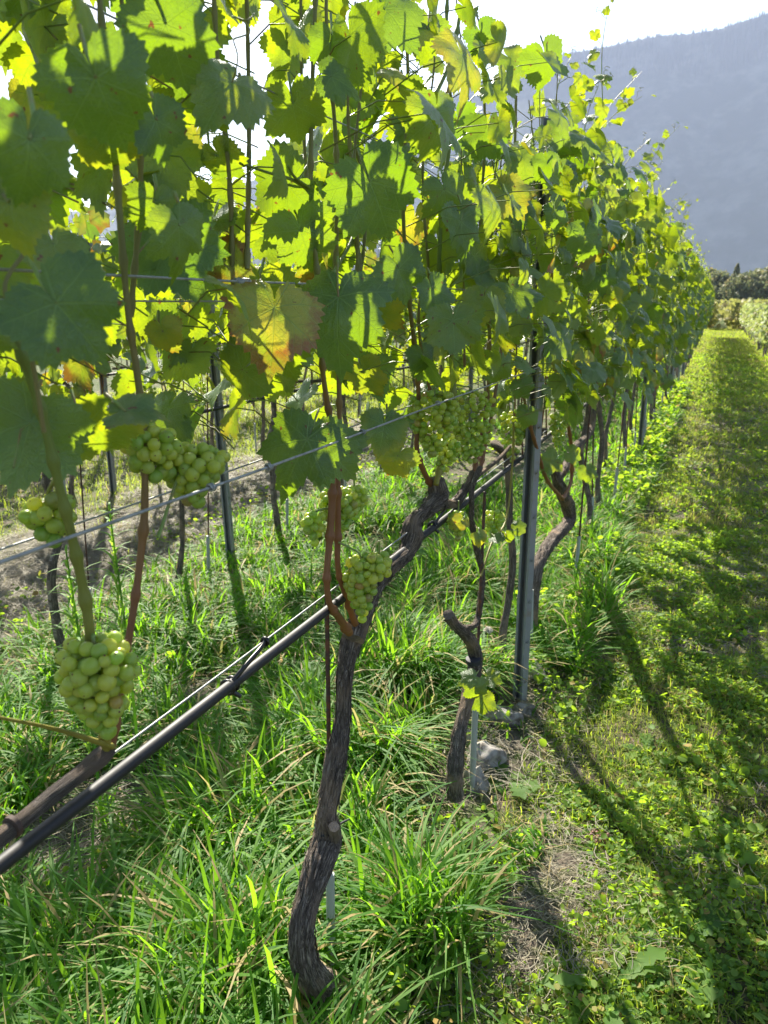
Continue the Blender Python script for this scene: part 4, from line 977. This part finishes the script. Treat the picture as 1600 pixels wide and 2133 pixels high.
lawn('mown_grass', -4.1, -2.5, 1.5, 9, 34000, 'thin short grass in the aisle behind the second row', .05, thr=0, bare=False, ag=.3)
lawn('mown_grass', -9, -4.0, 2, 18, 60000, 'short grass under and between the rows behind', .09, 1.4, thr=-.4, bare=False)
# leafy ground cover (clover, mallow, creeping weeds)
def cover(name, x0, x1, y0, y1, n, label, zmax=.05, smin=.010, smax=.026, thr=-.05, seed=41, p=1.0, edge=None):
    x, y = rand_in_view(rg, n, x0, x1, y0, y1, p); f = fbm(x, y, 5, seed) + .4 * fbm(x, y, 15, seed + 1); k = f > thr
    b_ = np.exp(-((x + .27) / .11) ** 2) * np.exp(-((y - 1.68) / .35) ** 4); k &= (rg.random(len(x)) > b_ * 1.15) & ~(((x + .56) ** 2 / .17 ** 2 + (y - 2.25) ** 2 / .45 ** 2 < 1) & (rg.random(len(x)) < .6))
    if edge is not None: k &= edge(x, y)
    x, y, f = x[k], y[k], f[k]; n = len(x); far = np.clip(y / 3.5, 1, 7); mb = MB(); z = gz(x, y) + zmax * rg.random(n) * np.clip(.6 + f, .3, 1.4)
    herbs(mb, rg, np.stack([x, y, z], 1), rg.uniform(smin, smax, n) * far ** .6, rnd=np.clip(rg.normal(.5, .25, n) + .4 * f, 0, 1), age=(rg.random(n) < .07) * rg.uniform(.4, 1, n))
    return tag(mb.build(name, M['herb']), label, 'ground cover', kind='stuff')
cover('ground_cover', -.42, 1.0, .8, 5.5, 120000, 'clover and small leafy weeds on the near path', smin=.007, smax=.022, thr=-.22)
cover('ground_cover', -.5, 1.6, 5.5, 24, 42000, 'small leafy weeds along the far path', p=1.4)
cover('ground_cover', -1.4, -.3, .4, 3.6, 15000, 'leafy weeds among the tall grass', .12, .012, .032, .12, 61)
cover('ground_cover', -.75, -.35, 3.2, 14, 16000, 'bright weeds at the feet of the far trunks', .22, .02, .04, .0, 66, p=1.2)
cover('ground_cover', -3.2, -1.9, 1.2, 8, 9000, 'leafy weeds under the second row', .10, .015, .035, .1, 71)
cover('ground_cover', -.32, .9, .9, 5, 5200, 'larger leaved weeds in patches on the near path', .05, .02, .042, .12, 81)
# cut hay
def hay(x0, x1, y0, y1, n, label, thr=-.2, L=(.05, .18), seed=51, p=1.0, gre=.1):
    x, y = rand_in_view(rg, n, x0, x1, y0, y1, p); k = fbm(x, y, 3.3, seed) > thr; x, y = x[k], y[k]; n = len(x); mb = MB(); a = rg.uniform(0, 6.28, n)
    l = rg.uniform(*L, n); t = np.linspace(-1, 1, 5); cv = rg.normal(0, .35, n)
    d = np.stack([np.cos(a), np.sin(a), rg.normal(0, .12, n)], 1); s = np.stack([-np.sin(a), np.cos(a), 0 * a], 1); w = rg.uniform(.001, .0024, n) * np.clip(y / 3, 1, 4) ** .7
    z0 = gz(x, y) + .004 + rg.random(n) ** 2 * .035
    cen = np.stack([x, y, z0], 1)[:, None] + d[:, None] * (l[:, None, None] * t[None, :, None] * .5) + s[:, None] * ((t ** 2)[None, :, None] * (l * cv)[:, None, None] * .5)
    nn = nz(s + np.stack([0 * a, 0 * a, rg.uniform(-.6, .6, n)], 1)); off = nn[:, None] * w[:, None, None] * .5
    V = np.stack([cen - off, cen + off], 2).reshape(n, 10, 3); f = np.array([[2 * i, 2 * i + 1, 2 * i + 3, 2 * i + 2] for i in range(4)])
    mb.add(V.reshape(-1, 3), (f[None] + (np.arange(n) * 10)[:, None, None]).reshape(-1, 4), rnd=np.repeat(rg.random(n), 10))
    return tag(mb.build('cut_hay', M['hay']), label, 'hay', kind='stuff')
hay(-4.1, -2.3, 1.2, 9, 130000, 'grey cut hay lying in the aisle behind the second row', -.35, (.06, .22))
hay(-2.3, -1.1, .5, 6, 22000, 'straw among the grass behind the front row', -.1, (.06, .2), 58)
hay(-.35, 1.2, .8, 14, 60000, 'dry clippings scattered over the path', -.05, (.02, .08), 53, 1.5)
hay(-.2, 1.1, .9, 10, 60000, 'thick straw patches on the path', .18, (.03, .11), 83, 1.2)
hay(-1.3, -.3, .4, 4, 9000, 'dry straw among the tall grass', -.1, (.06, .2), 55)

# ------------------------------------------------------------------ single weeds
def rosette(p, n, L, w, seed, label, mat='herb', upr=.35, teeth=True, name='dandelion_plant'):
    rg = np.random.default_rng(seed); root = empty(name, (p[0], p[1], float(gz(p[0], p[1])))); mb = MB()
    for i in range(n):
        a = i / n * 6.28 + rg.normal(0, .3); l = L * rg.uniform(.65, 1.15); K = 11; t = np.linspace(0, 1, K)
        e = upr * rg.uniform(.5, 1.6); ce = np.stack([np.cos(a) * l * t, np.sin(a) * l * t, l * (e * t - (e * .75) * t ** 2.2) + .004], 1)
        ww = w * l * np.interp(t, [0, .2, .5, .8, 1], [.12, .35, .8, 1, .1]) * (1 + (.28 * np.where(np.arange(K) % 2 == 0, 1, -1) if teeth else 0)) * .5
        s = np.array([-np.sin(a), np.cos(a), 0])
        V = np.stack([ce - s * ww[:, None] + [0, 0, .12 * w * l * .5], ce, ce + s * ww[:, None] + [0, 0, .12 * w * l * .5]], 1).reshape(-1, 3)
        F = [[3 * k + c, 3 * k + c + 1, 3 * k + c + 4, 3 * k + c + 3] for k in range(K - 1) for c in (0, 1)]
        lb_ = MB(); lb_.add(V, F, rnd=rg.random()); lb_.build('leaf', M[mat], root)
    return tag(root, label, 'weed', 'broad leaved weeds in the grass')
W_ = [((430, 2010), 6, .15, .5, 'toothed bright dandelion leaves low at the left of the bent trunk'), ((530, 2050), 5, .13, .55, 'grey green broad leaves just left of the bent trunk foot'), ((1390, 1925), 5, .13, .42, 'upright broad dandelion leaf right of the bare dirt patch'),
      ((1430, 1985), 6, .16, .4, 'spreading toothed rosette in the lower right clover'), ((1270, 2080), 9, .16, .22, 'narrow leaved plant at the bottom edge right of the dirt patch'), ((1235, 1195), 8, .26, .5, 'large leafy weed beside the second trunk past the steel post'),
      ((1060, 1640), 6, .10, .55, 'small broad leaved weed right of the pale stones'), ((1290, 1420), 7, .12, .4, 'bright rosette on the path level with the steel post foot'), ((1480, 1400), 8, .11, .4, 'sunlit rosette toward the right edge of the path'),
      ((1345, 1560), 6, .11, .4, 'rosette in the middle of the clover right of the stones'), ((300, 2000), 6, .14, .5, 'broad leaved weed under the black pipe at the lower left'), ((1500, 1760), 6, .11, .4, 'rosette near the right edge halfway down the path'), ((1180, 1650), 5, .09, .6, 'small leafy weed above the bare dirt patch'), ((880, 1960), 5, .11, .6, 'round leaved weed half hidden in grass right of the grey stake')]
for i, (q, n, L, w, lb) in enumerate(W_): p = PG(*q); rosette(p, n, L, w, 600 + i, lb)

def horseweed(px, pyt, X, seed, label):
    rg = np.random.default_rng(seed); tp = P(px, pyt, X); root = empty('horseweed', (tp[0], tp[1], 0)); H = tp[2]; mb = MB()
    tube(mb, [[.02, 0, 0], [.01, .01, H * .5], [0, 0, H]], [.005, .004, .002], 6, 12); mb.build('stem', M['weed'], root)
    n = 70; fb = MB(); z = H * np.linspace(.3, 1, n); a = np.arange(n) * 2.4; b = np.stack([.0 * z, .0 * z, z], 1)
    L = np.interp(z / H, [.3, .7, 1], [.15, .12, .03]) * rg.uniform(.7, 1.25, n)
    blades(fb, rg, b, L, rg.uniform(.006, .009, n), rg.uniform(.9, 1.3, n), a, 5, rnd=rg.uniform(.4, 1, n)); fb.build('foliage', M['weed'], root)
    return tag(root, label, 'weed', 'tall upright weeds behind the front vines')
horseweed(228, 1062, -1.55, 1, 'tallest narrow leaved weed stalk, right of the pair behind the left canes')
horseweed(138, 1150, -1.5, 2, 'shorter narrow leaved weed stalk, left of the pair behind the left canes')

# dandelion seed head beside the rusty rod
p = PG(1012, 1440); hp = P(1012, 1322, p[0]); root = empty('dandelion_clock', (p[0], p[1], 0)); mb = MB()
tube(mb, [[0, 0, 0], [.01, 0, hp[2] * .6], [0, 0, hp[2]]], [.002, .0018, .0015], 5, 10); mb.build('stem', M['petiole'], root)
mb = MB(); rg2 = np.random.default_rng(4)
for _ in range(220): q = nz(rg2.normal(0, 1, 3)); q[2] = abs(q[2]); tube(mb, [[0, 0, hp[2]], np.array([0, 0, hp[2]]) + q * .019], [.0003, .0008], 3, 2)
mb.build('seed_head', M['seed'], root); tag(root, 'pale fluffy seed head on a stalk beside the rusty rod', 'seed head')
# shrivelled bunch dropped on the path
p = PG(1248, 1745); mb = MB(); q = np.clip(rg2.normal(0, 1, (70, 3)), -1.6, 1.6) * [.014, .018, .003]; scatter(mb, ICO1, q, np.eye(3)[None] * rg2.uniform(.005, .007, 70)[:, None, None])
o = mb.build('fallen_grapes', M['raisin']); o.location = (p[0], p[1], gz(p[0], p[1]) + .012); tag(o, 'shrivelled dark red bunch lying on the clover', 'fallen grapes')
print('polys', sum(len(m.polygons) for m in bpy.data.meshes))
